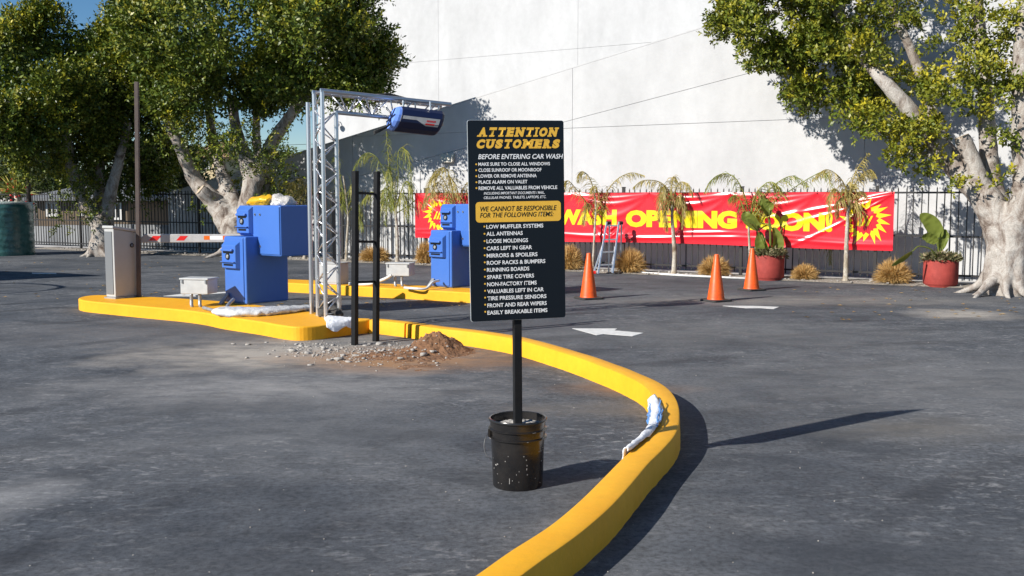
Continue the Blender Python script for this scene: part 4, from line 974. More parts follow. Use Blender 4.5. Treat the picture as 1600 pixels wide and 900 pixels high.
# splashes of dried cement on the bucket
m = MB(); rs = random.Random(4)
for (ang, z0, hh, ww) in [(-1.25, 0.17, 0.006, 0.003), (-1.22, 0.14, 0.006, 0.003), (-1.23, 0.12, 0.010, 0.003), (-1.20, 0.09, 0.005, 0.003), (-2.55, 0.13, 0.006, 0.012), (-2.45, 0.137, 0.005, 0.010), (-1.9, 0.055, 0.03, 0.003), (-1.35, 0.19, 0.005, 0.004)] + [(rs.uniform(-2.9, -0.2), rs.uniform(0.01, 0.25), rs.uniform(0.002, 0.006), rs.uniform(0.002, 0.004)) for _ in range(16)] + [(rs.uniform(-2.9, -0.2), rs.choice((0.2685, 0.3145)), 0.002, rs.uniform(0.005, 0.025)) for _ in range(6)]:
    r_ = (0.1345 + 0.0095*z0/0.255 + 0.0007) if z0 < 0.256 else 0.1582; t_ = Vector((-math.sin(ang), math.cos(ang), 0)); n_ = Vector((math.cos(ang), math.sin(ang), 0))
    m.obox(base + n_*r_ + Vector((0, 0, z0)), t_, n_, Vector((0, 0, 1)), ww/2, 0.0008, hh/2)
m.build('cement_splash', 'splash', bucket)
# board
yaw = math.radians(15); rho = math.radians(0.9)
ex = Vector((math.cos(yaw), math.sin(yaw), 0)); bn_ = Vector((math.sin(yaw), -math.cos(yaw), 0))    # face normal towards the camera
bx_ = (ex*math.cos(rho) + Vector((0, 0, 1))*math.sin(rho)); by_ = bn_.cross(bx_).normalized()
if by_.z < 0: by_ = -by_
pc = on_Y(808, 345, base.y - 0.04)
def loc2(px, py):
    q = on_plane(px, py, pc, bn_) - pc; return q.dot(bx_), q.dot(by_)
cs_ = [loc2(731, 187.5), loc2(882, 188), loc2(883, 496), loc2(735, 503.5)]
x0 = (cs_[0][0]+cs_[3][0])/2; x1 = (cs_[1][0]+cs_[2][0])/2; y1 = (cs_[0][1]+cs_[1][1])/2; y0 = (cs_[2][1]+cs_[3][1])/2
def rrect(x0, x1, y0, y1, r, n=5):
    out = []
    for cx, cy, a0 in ((x1-r, y1-r, 0), (x0+r, y1-r, 90), (x0+r, y0+r, 180), (x1-r, y0+r, 270)):
        for k in range(n+1):
            a = math.radians(a0+90*k/n); out.append((cx+r*math.cos(a), cy+r*math.sin(a)))
    return out
def B3(x, y, out=0.0): return pc + bx_*x + by_*y + bn_*out
m = MB(); m.slab([B3(x, y, -0.0045) for x, y in rrect(x0, x1, y0, y1, 0.012)], bn_*-0.004); backing = m.build('backing', 'sign_edge', sign)
m = MB(); m.slab([B3(x, y, 0.0) for x, y in rrect(x0+0.0015, x1-0.0015, y0+0.0015, y1-0.0015, 0.012)], bn_*-0.004); board = m.build('board', 'sign_black', sign)
SC = 900/170.0
def cpx(cx, cy): return 720 + cx/SC, 180 + cy/SC
def fit(cx0, cx1, cy0, cy1):
    a = loc2(*cpx(cx0, (cy0+cy1)/2)); b = loc2(*cpx(cx1, (cy0+cy1)/2)); c = loc2(*cpx((cx0+cx1)/2, cy0)); d = loc2(*cpx((cx0+cx1)/2, cy1))
    return (a[0]+b[0])/2, (c[1]+d[1])/2, b[0]-a[0], c[1]-d[1]
def board_M(x, y, out):
    q = B3(x, y, out); return Matrix(((bx_.x, by_.x, bn_.x, q.x), (bx_.y, by_.y, bn_.y, q.y), (bx_.z, by_.z, bn_.z, q.z), (0, 0, 0, 1)))
# slab-serif headings, letter by letter
SERIF = {'A': [(0.10, 0), (0.90, 0)], 'T': [(0.5, 0)], 'E': [(0.12, 0), (0.12, 1)], 'N': [(0.12, 0), (0.08, 1), (0.90, 1)], 'I': [(0.5, 0), (0.5, 1)], 'U': [(0.12, 1), (0.88, 1)], 'M': [(0.08, 0), (0.92, 0), (0.08, 1), (0.92, 1)], 'R': [(0.12, 0), (0.12, 1), (0.92, 0)], 'O': [], 'C': [], 'S': []}
WID = {'I': 0.5, 'M': 1.3, 'N': 1.08, 'O': 1.0, 'C': 0.95, 'S': 0.85, 'E': 0.9, 'T': 0.95, 'A': 1.05, 'U': 1.0, 'R': 1.0}
def heading(word, cx0, cx1, cy0, cy1):
    x, y, w_, h = fit(cx0, cx1, cy0, cy1); sh = 0.25*h; tot = sum(WID[c] for c in word); gap = 0.030*w_/len(word)*1.0
    unit = (w_ - sh)/tot; cur = x - w_/2
    for ch in word:
        lw = unit*WID[ch]; M = board_M(cur + lw/2 + sh/2, y, 0.0008) @ Matrix(((1, 0.25, 0, 0), (0, 1, 0, 0), (0, 0, 1, 0), (0, 0, 0, 1)))
        iw = lw*(0.40 if ch == 'I' else 0.88 if ch in 'OCS' else 0.80)
        text_obj(ch, iw, h, 'sign_gold', board, M, bold=0.075)
        m = MB(); M2 = board_M(cur + lw/2 + sh/2, y, 0.0013) @ Matrix(((1, 0.25, 0, 0), (0, 1, 0, 0), (0, 0, 1, 0), (0, 0, 0, 1)))
        for u, top in SERIF[ch]:
            xx = (u-0.5)*iw; hw = 0.27*unit if ch != 'M' else 0.22*unit; hh = h*0.17
            xa, xb = max(xx-hw, -lw*0.49), min(xx+hw, lw*0.49); ya = h/2-hh if top else -h/2
            m.add([M2 @ Vector(q) for q in ((xa, ya, 0), (xb, ya, 0), (xb, ya+hh, 0), (xa, ya+hh, 0))], [(0, 1, 2, 3)])
        if m.v: m.build('serif', 'sign_gold', board)
        cur += lw
heading('ATTENTION', 131, 814, 101, 178); heading('CUSTOMERS', 117, 830, 199, 275)
LN = [('BEFORE ENTERING CAR WASH', 143, 846, 321, 362, 0.22, 0.016, None), ('MAKE SURE TO CLOSE ALL WINDOWS', 145, 737, 389, 417, 0, 0.020, 127), ('CLOSE SUNROOF OR MOONROOF', 146, 667, 438, 467, 0, 0.020, 127), ('LOWER OR REMOVE ANTENNA', 146, 627, 487, 516, 0, 0.020, 128),
      ('PLACE ALARM ON VALET', 147, 550, 537, 566, 0, 0.020, 129), ('REMOVE ALL VALUABLES FROM VEHICLE', 147, 797, 585, 615, 0, 0.020, 129), ('INCLUDING IMPORTANT DOCUMENTS / MAIL,', 190, 692, 632, 657, 0.22, 0.012, None), ('CELLULAR PHONES, TABLETS, LAPTOPS, ETC.', 190, 705, 668, 693, 0.22, 0.012, None)]
low = ['LOW MUFFLER SYSTEMS', 'ALL ANTENNAS', 'LOOSE MOLDINGS', 'CARS LEFT IN GEAR', 'MIRRORS & SPOILERS', 'ROOF RACKS & BUMPERS', 'RUNNING BOARDS', 'SPARE TIRE COVERS', 'NON-FACTORY ITEMS', 'VALUABLES LEFT IN CAR', 'TIRE PRESSURE SENSORS', 'FRONT AND REAR WIPERS', 'EASILY BREAKABLE ITEMS']
x1s = [682, 512, 556, 589, 634, 699, 566, 605, 627, 686, 708, 710, 716]; cy_ = [71, 131, 191, 250, 309, 367, 427, 486, 545, 602, 659, 717, 776]
for i, (b_, xe, yc) in enumerate(zip(low, x1s, cy_)):
    LN.append((b_, 211+i*0.75, xe, yc+847-16.5, yc+847+16.5, 0, 0.020, 195+i*0.6))
for body, a, b, c, d, sh, bo, bul in LN:
    x, y, w_, h = fit(a, b, c, d); text_obj(body, w_, h, 'sign_white', board, board_M(x, y, 0.0008), bold=bo, shear=sh)
    if bul:
        x, y, w_, h = fit(bul-8, bul+8, (c+d)/2-5, (c+d)/2+11); m = MB(); M = board_M(x, y, 0.0008)
        m.add([M @ Vector((0.0048*math.cos(2*math.pi*k/10), 0.0048*math.sin(2*math.pi*k/10), 0)) for k in range(10)], [tuple(range(10))]); m.build('bullet', 'sign_gold', board)
x, y, w_, h = fit(123, 827, 713, 881)
m = MB(); m.add([B3(a, b, 0.0008) for a, b in rrect(x-w_/2, x+w_/2, y-h/2, y+h/2, 0.018)], [tuple(range(24))]); m.build('notice_panel', 'sign_gold', board)
for body, a, b, c, d in (('WE CANNOT BE RESPONSIBLE', 160, 792, 750, 791), ('FOR THE FOLLOWING ITEMS:', 158, 765, 802, 842)):
    x, y, w_, h = fit(a, b, c, d); text_obj(body, w_, h, 'sign_black', board, board_M(x, y, 0.0016), bold=0.006, shear=0.22)
# post behind the board
ptop = B3(0.008, y1-0.12, -0.034); pb = Vector((base.x, base.y, 0.30))
m = MB(); m.beam(pb, ptop, 0.042, 0.042, up=ex.cross(Vector((0, 0, 1)))); m.build('post', 'post_black', sign, bevel=0.003)

# ================================================================== BLACK DOUBLE-POST FRAME
A = on_z(554, 539); B = on_z(587, 533)
fr = thing('sign_frame', (A+B)/2, 'black steel double post frame with three rungs standing in the dirt', 'post frame')
tA = on_Y(555, 267, A.y); tB = on_Y(589, 268, B.y)
for p, q in ((A, tA), (B, tB)):
    m = MB(); m.beam(p - Vector((0, 0, .1)), q, 0.055, 0.055, up=(B-A).normalized()); m.build('post', 'post_black', fr, bevel=0.003)
for ya, yb in ((301, 303), (377, 378), (441, 440)):
    p = on_plane(554, ya, A, (tA-A).cross(B-A).normalized()); q = on_plane(587, yb, A, (tA-A).cross(B-A).normalized())
    dd = (q-p).normalized()*0.03
    m = MB(); m.beam(p+dd, q-dd, 0.026, 0.026); m.build('rung', 'post_black', fr)

# ================================================================== BARRIER GATE
gb = on_z(190, 465.5, KH)
gate = thing('barrier_gate', gb, 'grey parking barrier cabinet with a red striped boom arm', 'barrier gate')
th = math.radians(-36); u = Vector((math.cos(th), math.sin(th), 0)); v_ = Vector((-u.y, u.x, 0))
# faces: narrow dark side to the left, wide light side to the right
c0 = on_z(181, 467, KH)
ax1 = Vector((-0.86, 0.51, 0)).normalized(); ax2 = Vector((0.55, 0.83, 0)).normalized()
ax2 = Vector((-ax1.y, ax1.x, 0));  ax2 = ax2 if ax2.x > 0 else -ax2
ztop = 1.14; W1, W2 = 0.20, 0.40
def gp(a, b, z): return Vector((c0.x, c0.y, 0)) + ax1*a + ax2*b + Vector((0, 0, z))
m = MB(); m.add([gp(0, 0, KH+.02), gp(W1, 0, KH+.02), gp(W1, W2, KH+.02), gp(0, W2, KH+.02), gp(0, 0, ztop-0.02), gp(W1, 0, ztop-0.02), gp(W1, W2, ztop-0.09), gp(0, W2, ztop-0.09)], [(0, 3, 2, 1), (4, 5, 6, 7), (0, 1, 5, 4), (1, 2, 6, 5), (2, 3, 7, 6), (3, 0, 4, 7)])
cab = m.build('cabinet', 'grey_cabinet', gate, bevel=0.012)
m = MB(); m.slab([gp(0.035, -0.002, KH+.06), gp(W1-0.015, -0.002, KH+.06), gp(W1-0.015, -0.002, ztop-0.06), gp(0.035, -0.002, ztop-0.06)], -ax2*0.006); m.build('door_panel', 'grey_panel', cab)
m = MB(); m.add([gp(-0.015, -0.02, ztop-0.018), gp(W1+0.015, -0.02, ztop-0.018), gp(W1+0.015, W2+0.015, ztop-0.088), gp(-0.015, W2+0.015, ztop-0.088), gp(-0.015, -0.02, ztop+0.022), gp(W1+0.015, -0.02, ztop+0.022), gp(W1+0.015, W2+0.015, ztop-0.048), gp(-0.015, W2+0.015, ztop-0.048)], [(0, 3, 2, 1), (4, 5, 6, 7), (0, 1, 5, 4), (1, 2, 6, 5), (2, 3, 7, 6), (3, 0, 4, 7)]); m.build('lid', 'grey_cabinet', cab, bevel=0.01)
lk = gp(-0.001, W2*0.72, 0.88); m = MB(); m.tube([lk, lk - ax1*0.012], 0.030, 18); lko = m.build('lock', 'rubber_black', cab); m = MB(); m.tube([lk - ax1*0.0125, lk - ax1*0.016], [0.017, 0.015], 12); m.build('keyhole', 'steel', lko)
m = MB(); m.obox(gp(W1/2, W2/2, KH+0.008), ax1, ax2, Vector((0, 0, 1)), W1/2+0.02, W2/2+0.02, 0.012); m.build('base_plate', 'galvanised', gate)
# boom arm: from just behind the cabinet out to the right over the lane
a0 = gp(W1*0.5, W2+0.09, 1.03); armdir = on_Y(420, 379, a0.y+0.10) - on_Y(216, 380, a0.y); armdir.z = 0; armdir.normalize()
L_arm = 2.35
up = Vector((0, 0, 1)); an = armdir.cross(up).normalized()
aa = on_Y(213, 372.5, a0.y); aa.z = on_Y(300, 372.5, a0.y).z
def arm_pt(t, z): return aa + armdir*t + up*z
hA = 0.062
m = MB(); pf = [arm_pt(0.0, -hA), arm_pt(L_arm, -hA*0.85), arm_pt(L_arm, hA*0.85), arm_pt(0.12, hA)]; m.slab([p + an*0.025 for p in pf], -an*0.05); arm = m.build('boom_arm', 'gate_arm', gate, bevel=0.008)
def strip(t0, t1, z0, z1, mat, sl=0.06, out=0.0265, name='stripe'):
    m = MB(); m.slab([arm_pt(t0, z0)+an*out, arm_pt(t1, z0)+an*out, arm_pt(t1+sl, z1)+an*out, arm_pt(t0+sl, z1)+an*out], -an*0.001); m.build(name, mat, arm)
def tpx(x): return (on_Y(x, 380, aa.y) - aa).dot(armdir)/max(0.2, armdir.x/1.0)*1.0
strip(tpx(233), tpx(246), -0.03, 0.035, 'tape_red'); strip(tpx(275), tpx(287), -0.03, 0.035, 'tape_red')
strip(tpx(318), tpx(327), -0.02, 0.035, 'tape_orange', 0.0); strip(tpx(327.2), tpx(347), -0.02, 0.035, 'sign_white', 0.0); strip(tpx(347.2), tpx(356), -0.02, 0.035, 'tape_orange', 0.0)
m = MB(); m.obox(gp(W1*0.5, W2+0.035, 1.03), ax1, ax2, up, 0.07, 0.034, 0.07); m.build('arm_hub', 'rubber_black', gate, bevel=0.01)
# tall rusty post just behind the cabinet
pp = on_z(217, 464, KH); pt_ = on_Y(213.5, 128, pp.y)
m = MB(); m.beam(pp, pt_, 0.052, 0.052); po = m.build('square_post', 'rust_post', bevel=0.004)
tag(po, 'tall thin rusty square post right behind the barrier cabinet', 'post')

# ================================================================== BLUE PAY KIOSKS
def kiosk(label):
    """local axes: x = front width (towards the viewer's right), y = depth, front faces -y; origin at front right corner, z=0 on the island"""
    t = thing('pay_kiosk', (0, 0, 0), label, 'kiosk', 'blue pay kiosks on the islands')
    kw = dict(world=False)
    m = MB(); m.box(-0.45, -0.02, 0.03, 0.64, -0.002, 0.0115); m.build('plinth', 'galvanised', t, **kw)
    m = MB(); m.box(-0.47, 0, 0, 0.67, 0.012, 0.885); lowb = m.build('lower_cabinet', 'kiosk_blue', t, bevel=0.018, seg=3, **kw)
    m = MB(); m.box(-0.455, -0.045, -0.012, 0.001, 0.035, 0.87); dr = m.build('door', 'kiosk_blue', lowb, bevel=0.006, **kw)
    def fascia(parent, x0, x1, y, z0, z1):
        h = z1-z0; w_ = x1-x0
        # hooded vending fascia: a chamfered slab with a hood above the slot and a shelf below
        m = MB(); m.add([(x0, y, z0), (x1, y, z0), (x1, y, z1), (x0, y, z1), (x0+.01, y-0.055, z0+.015), (x1-.025, y-0.055, z0+.015), (x1-.025, y-0.055, z1-0.05), (x0+.01, y-0.055, z1-0.05)], [(0, 3, 2, 1), (4, 5, 6, 7), (0, 1, 5, 4), (1, 2, 6, 5), (2, 3, 7, 6), (3, 0, 4, 7)])
        f = m.build('fascia', 'kiosk_blue', parent, bevel=0.006, **kw)
        m = MB(); m.box(x0+.03, x1-.06, y-0.090, y-0.0545, z1-0.125, z1-0.095); m.build('hood', 'kiosk_blue', f, bevel=0.008, **kw)
        m = MB(); m.box(x0+.045, x1-.075, y-0.0575, y-0.0545, z1-0.155, z1-0.128); m.build('note_slot', 'slot_black', f, **kw)
        cx, cz = (x0+x1)/2-0.02, z0+h*0.46
        m = MB(); m.tube([(cx, y-0.0545, cz), (cx, y-0.066, cz)], [0.046, 0.043], 20); rg = m.build('lens_ring', 'slot_black', f, smooth=True, angle=40, **kw)
        m = MB(); m.tube([(cx, y-0.0665, cz), (cx, y-0.070, cz)], [0.026, 0.022], 14); m.build('button', 'galvanised', rg, **kw)
        m = MB(); m.box(x0+.012, x1-.03, y-0.088, y-0.0545, z0+h*0.25, z0+h*0.28); m.build('shelf', 'kiosk_blue', f, bevel=0.006, **kw)
        m = MB(); m.box(x0+.05, x1-.08, y-0.0575, y-0.0545, z0+h*0.12, z0+h*0.19); m.build('receipt_slot', 'slot_black', f, **kw)
    # lower fascia standing proud of the door
    fascia(dr, -0.445, -0.11, -0.012, 0.46, 0.82)
    # upper cabinet hanging over the near side
    m = MB(); m.box(-0.12, 0.47, 0.20, 0.66, 0.635, 1.29); upb = m.build('upper_cabinet', 'kiosk_blue', t, bevel=0.022, seg=3, **kw)
    m = MB(); m.box(-0.44, -0.125, 0.22, 0.64, 0.889, 1.285); upc = m.build('upper_module', 'kiosk_blue', t, bevel=0.015, seg=3, **kw)
    m = MB(); m.box(0.005, 0.455, 0.190, 0.201, 0.66, 1.275); m.build('door', 'kiosk_blue', upb, bevel=0.006, **kw)
    fascia(upc, -0.43, -0.135, 0.22, 0.91, 1.275)
    for x, z in ((-0.06, 1.17), (0.06, 1.17), (0.05, 0.76)):
        m = MB(); yy = 0.20 if x < 0 else 0.19
        m.tube([(x, yy+.002, z), (x, yy-0.008, z)], 0.016, 12); lk = m.build('lock', 'steel', upb, **kw)
        m = MB(); m.tube([(x+.004, yy-0.0085, z), (x+.004, yy-0.0095, z)], 0.007, 8); m.build('keyhole', 'slot_black', lk, **kw)
    # foot brackets in front
    m = MB(); m.add([(-0.42, -0.10, 0.0), (-0.36, -0.10, 0.0), (-0.36, -0.02, 0.10), (-0.42, -0.02, 0.10), (-0.42, -0.16, 0.0), (-0.36, -0.16, 0.0), (-0.36, -0.03, 0.14), (-0.42, -0.03, 0.14)], [(0, 3, 2, 1), (4, 5, 6, 7), (0, 1, 5, 4), (1, 2, 6, 5), (2, 3, 7, 6), (3, 0, 4, 7)])
    m.build('conduit_elbow', 'galvanised', t, bevel=0.01, **kw)
    return t
KROT = math.atan2(-0.64, 0.77)
k1 = kiosk('near bright blue two tier pay kiosk with yellow bag on top')
p = on_z(386, 477, KH); k1.location = p; k1.rotation_euler = (0, 0, KROT)
k2 = copy_tree(k1); k2['label'] = 'far bright blue pay kiosk half hidden behind the notice board'
p2 = on_z(706, 450.5, KH); k2.location = p2; k2.rotation_euler = (0, 0, KROT-0.05)

def lump(name, label, cat, pts, rad, mat, squash=0.45, rough=0.5, seed=0, n=20, sub=6):
    c = catmull(pts, sub); N = len(c); rr = [0.012 + np.interp(i/(N-1), np.linspace(0, 1, len(rad)), rad) for i in range(N)]
    rr[0] *= 0.4; rr[-1] *= 0.4
    m = MB(); m.tube(c, rr, n, True, rough, seed, squash)
    for q in m.v:
        q += Vector((0, 0, 1))*0.012*noise.noise(q*14) + Vector((1, 0.4, 0))*0.012*noise.noise(q*11+Vector((5, 0, 0)))
    o = m.build(name, mat, smooth=True); tag(o, label, cat); return o
M1 = Matrix.Translation(k1.location) @ Matrix.Rotation(KROT, 4, 'Z')
tz = 1.29
lump('plastic_bag', 'crumpled yellow plastic bag lying on the near blue kiosk', 'bag', [M1 @ Vector(q) for q in ((-0.36, 0.38, tz+.012), (-0.22, 0.34, tz+.04), (0.0, 0.36, tz+.05), (0.08, 0.38, tz+.04))], [0.05, 0.10, 0.12, 0.08], 'bag_yellow', 0.6, 0.4, 3)
lump('plastic_wrap', 'clear crumpled plastic wrap beside the yellow bag on the kiosk', 'plastic wrap', [M1 @ Vector(q) for q in ((0.05, 0.46, tz+.03), (0.16, 0.44, tz+.045), (0.30, 0.44, tz+.03), (0.38, 0.44, tz+.012))], [0.09, 0.13, 0.12, 0.06], 'bag_clear', 0.6, 0.5, 4)
# plastic sheet rolled on the island in front of the kiosk, rags by the truss
q = [on_z(346, 490, KH), on_z(370, 493, KH), on_z(410, 492, KH), on_z(450, 488, KH), on_z(484, 484, KH)]
for k in q: k.z += 0.035
lump('plastic_sheet', 'rolled clear plastic sheet lying in front of the near kiosk', 'plastic sheet', q, [0.12, 0.17, 0.15, 0.12, 0.06], 'plastic_film', 0.36, 0.14, 6, 28, 14)

def drape_cloth(name, label, cat, rows, mat, seed, thick=0.006, amp=0.012):
    """rows: list of polylines of 3D points, draped sheet with folds"""
    R_ = [catmull(r, 8) for r in rows]; nu = len(R_[0]); cols = [catmull([r[i] for r in R_], 6) for i in range(nu)]
    nv = len(cols[0]); V = []
    for i in range(nu):
        for j in range(nv):
            p = cols[i][j]; e = min(i, nu-1-i, j, nv-1-j)
            nz = noise.noise(p*13+Vector((seed, 0, 0))) + 0.6*noise.noise(p*29)
            V.append(p + Vector((0.4*nz, 0.3*nz, abs(nz)))*amp + Vector((noise.noise(p*17), noise.noise(p*17+Vector((3, 3, 3))), 0))*(0.02 if e == 0 else 0))
    Fc = [(i*nv+j, (i+1)*nv+j, (i+1)*nv+j+1, i*nv+j+1) for i in range(nu-1) for j in range(nv-1)]
    m = MB(); m.add(V, Fc); o = m.build(name, mat, smooth=True)
    s = o.modifiers.new('solid', 'SOLIDIFY'); s.thickness = thick; s.offset = 1
    return tag(o, label, cat)
Z3 = lambda p, dz: Vector((p.x, p.y, p.z+dz))
r0 = [Z3(on_z(505, 499, KH), .012), Z3(on_z(518, 497, KH), .02), Z3(on_z(535, 497.5, KH), .015), Z3(on_z(550, 498, KH), .01)]
r1 = [Z3(on_z(508, 502, KH), .012), Z3(on_z(520, 502, KH), .02), Z3(on_z(537, 501, KH), .015), Z3(on_z(550, 500.5, KH), .012)]
e_ = lambda x, y, dz: Vector((on_z(x, y, KH).x-0.01, on_z(x, y, KH).y-0.025, KH+dz))
r2 = [e_(512, 506, .008), e_(523, 505.5, .01), e_(540, 503.5, .01), e_(551, 502, .01)]
r3 = [e_(514, 507, -.03), e_(525, 506.5, -.09), e_(541, 504.5, -.05), e_(552, 503, -.08)]
drape_cloth('rag', 'white rag draped over the island edge by the truss foot', 'rag', [r0, r1, r2, r3], 'white_cloth', 2, 0.004, 0.018)
q = [on_z(504, 496, KH), on_z(510, 491, KH), on_z(520, 492, KH), on_z(532, 495.5, KH)]
q = [Z3(a, b) for a, b in zip(q, (.02, .07, .05, .015))]
lump('dark_rag', 'dark bunched rag beside the truss foot', 'rag', q, [0.03, 0.085, 0.075, 0.02], 'dark_cloth', 0.9, 0.6, 8)
# white and blue bag over the curving kerb
kk = [nearest(x, y) for x, y in ((1022, 622), (1018, 660), (1000, 690), (975, 713))]
ks = [path[int(kk[0] + (kk[-1]-kk[0])*f)] for f in (0, .25, .5, .75, 1)]
def kp(i, off, z):
    idx = max(1, min(len(path)-2, int(kk[0] + (kk[-1]-kk[0])*i))); t = (path[idx+1]-path[idx-1]).normalized(); nn = Vector((-t.y, t.x, 0))
    return path[idx] + nn*off + Vector((0, 0, z-KH))
rows = []
for f, wo, dep in ((0.0, .01, .03), (.12, .03, .07), (.3, .045, .10), (.5, .045, .11), (.7, .03, .12), (.86, .014, .13), (.95, .004, .12)):
    rows.append([kp(f, wo, KH+.010), kp(f, wo*0.4, KH+.022), kp(f, -0.012, KH+.012), kp(f, -0.028, KH-dep*0.5), kp(f, -0.034, KH-dep)])
bag = drape_cloth('plastic_bag', 'white plastic bag with blue print slumped over the curving yellow kerb', 'bag', rows, 'white_cloth', 9, 0.006, 0.014)
m = MB()
for off, z, f0, f1 in ((0.03, KH+.036, .12, .55), (-0.035, KH-0.005, .08, .45), (-0.045, KH-.035, .15, .40), (0.045, KH+.032, .30, .62)):
    c = [kp(f0+(f1-f0)*k/8, off+0.006*math.sin(k*1.7), z+0.003*math.sin(k*2.1)) for k in range(9)]
    m.tube(c, [0.003+0.004*math.sin(math.pi*k/8) for k in range(9)], 6, True, 0, 0, 0.6)
m.build('blue_lettering_band', 'blue_print', bag, smooth=True)

# ================================================================== JUNCTION BOXES AND CONDUITS
def junction(label, bx, by, rz, z=KH):
    b = on_z(bx, by, z); t = thing('junction_box', b, label, 'junction box', 'grey junction boxes on the islands', rz)
    kw = dict(world=False)
    m = MB(); m.box(-0.19, 0.19, -0.13, 0.13, 0.165, 0.345); bo = m.build('box', 'grey_box', t, bevel=0.008, **kw)
    m = MB(); m.box(-0.20, 0.20, -0.14, 0.14, 0.346, 0.368); m.build('lid', 'grey_box', bo, bevel=0.005, **kw)
    for x, y in ((-0.05, -0.11), (0.05, -0.08)):
        m = MB(); m.tube(catmull([(x, y, 0.166), (x, y, 0.08), (x+0.01, y-0.02, 0.03), (x+0.02, y-0.02, -0.0)], 5), 0.022, 10); m.build('conduit', 'galvanised', t, smooth=True, **kw)
    for x in (-0.16, 0.165):
        m = MB(); m.box(x-0.008, x+0.008, -0.143, -0.1405, 0.30, 0.352); m.build('latch', 'steel', bo, **kw)
    return t
j1 = junction('grey junction box on conduits left of the near blue kiosk', 312, 478, math.radians(-12))
j2 = junction('grey junction box on conduits left of the far blue kiosk', 626, 446.5, math.radians(-14))
def conduit(label, pts, r=0.022, mat='galvanised'):
    m = MB(); m.tube(catmull(pts, 6), r, 8); o = m.build('conduit', mat, smooth=True); tag(o, label, 'conduit')
zc = KH+0.024
conduit('bent grey conduit running from the near junction box to the near kiosk', [on_z(318, 481, zc), on_z(334, 485, zc), on_z(350, 487, zc), Vector((*on_z(357, 485, zc).xy, zc+.07)), Vector((*on_z(365, 479, zc).xy, zc+.09))])
conduit('bent grey conduit running from the far junction box to the far kiosk', [on_z(632, 449.5, zc), on_z(650, 451, zc), on_z(666, 450.8, zc), Vector((*on_z(676, 449.3, zc).xy, zc+.08)), Vector((*on_z(686, 447.5, zc).xy, zc+.09))], 0.019, 'white_paint')
conduit('white pipe lying on the far island left of its junction box', [on_z(545, 443.5, zc), on_z(575, 444, zc), Vector((*on_z(600, 445.3, zc).xy, zc+.09)), Vector((*on_z(612, 445.6, zc).xy, zc+.16))], 0.024, 'white_paint')
# low grey utility cabinet with a black post at the left of the far island
u0 = on_z(520, 443.5, KH); uc = thing('utility_cabinet', u0, 'low grey utility cabinet behind the truss on the far island', 'cabinet', None, math.radians(-25))
m = MB(); m.box(-0.20, 0.20, -0.11, 0.16, 0.0, 0.33); m.build('body', 'grey_cabinet', uc, bevel=0.01, world=False)
m = MB(); m.box(-0.18, 0.18, -0.117, -0.1105, 0.03, 0.30); m.build('door', 'grey_cabinet', uc, bevel=0.003, world=False)
m = MB(); m.box(-0.215, 0.215, -0.125, 0.175, 0.331, 0.352); m.build('lid', 'grey_cabinet', uc, bevel=0.004, world=False)
pb = on_z(524, 440, KH); m = MB(); m.beam(pb, Vector((pb.x, pb.y, 1.52)), 0.075, 0.075); tag(m.build('square_post', 'post_black', bevel=0.004), 'black square post behind the low grey utility cabinet', 'post')

# ================================================================== TRUSS WITH SCANNER
tb = on_z(503, 495, KH)
truss = thing('truss_gantry', tb, 'aluminium triangular truss gantry with an arm over the lane', 'truss')
a_ = Vector((0.85, 0.53, 0)).normalized(); p_ = Vector((a_.y, -a_.x, 0))
S = 0.25; Hh = S*0.866
ztopA = on_Y(505, 143, tb.y).z; RCH = 0.0255
base0 = Vector((tb.x, tb.y, 0))
cA = base0 - p_*S/2; cB = base0 + p_*S/2; cC = base0 + a_*Hh
zlo = ztopA - Hh
# tilt of the arm towards its tip
L3 = 1.66; tip_drop = 0.075
for c, zt in ((cA, ztopA), (cB, ztopA), (cC, zlo)):
    m = MB(); m.tube([Vector((c.x, c.y, KH+0.01)), Vector((c.x, c.y, zt))], RCH, 12); m.build('upright', 'aluminium', truss, smooth=True, angle=50)
def lattice(p0, p1, q0, q1, n, name):
    for i in range(n):
        f0, f1 = i/n, (i+1)/n
        P0 = p0.lerp(p1, f0) if i % 2 == 0 else q0.lerp(q1, f0); P1 = q0.lerp(q1, f1) if i % 2 == 0 else p0.lerp(p1, f1)
        m = MB(); m.tube([P0, P1], 0.0095, 6); m.build('lacing', 'aluminium', truss, smooth=True)
V3 = lambda c, z: Vector((c.x, c.y, z))
lattice(V3(cA, KH+.06), V3(cA, ztopA-.02), V3(cB, KH+.06), V3(cB, ztopA-.02), 15, 'l')
lattice(V3(cA, KH+.06), V3(cA, zlo), V3(cC, KH+.06), V3(cC, zlo), 13, 'l')
lattice(V3(cB, KH+.06), V3(cB, zlo), V3(cC, KH+.06), V3(cC, zlo), 13, 'l')
def armp(c, t, z): return Vector((c.x, c.y, z - tip_drop*t/L3)) + a_*t
for c in (cA, cB):
    m = MB(); m.tube([armp(c, -0.02, ztopA), armp(c, L3, ztopA)], RCH, 12); m.build('arm_chord', 'aluminium', truss, smooth=True, angle=50)
m = MB(); m.tube([armp(base0, Hh, zlo), armp(base0, L3-0.12, zlo)], RCH, 12); m.build('arm_chord', 'aluminium', truss, smooth=True, angle=50)
lattice(armp(cA, 0, ztopA), armp(cA, L3, ztopA), armp(cB, 0, ztopA), armp(cB, L3, ztopA), 10, 'l')
lattice(armp(cA, 0.2, ztopA), armp(cA, L3, ztopA), armp(base0, Hh, zlo), armp(base0, L3-.12, zlo), 9, 'l')
lattice(armp(cB, 0.2, ztopA), armp(cB, L3, ztopA), armp(base0, Hh, zlo), armp(base0, L3-.12, zlo), 9, 'l')
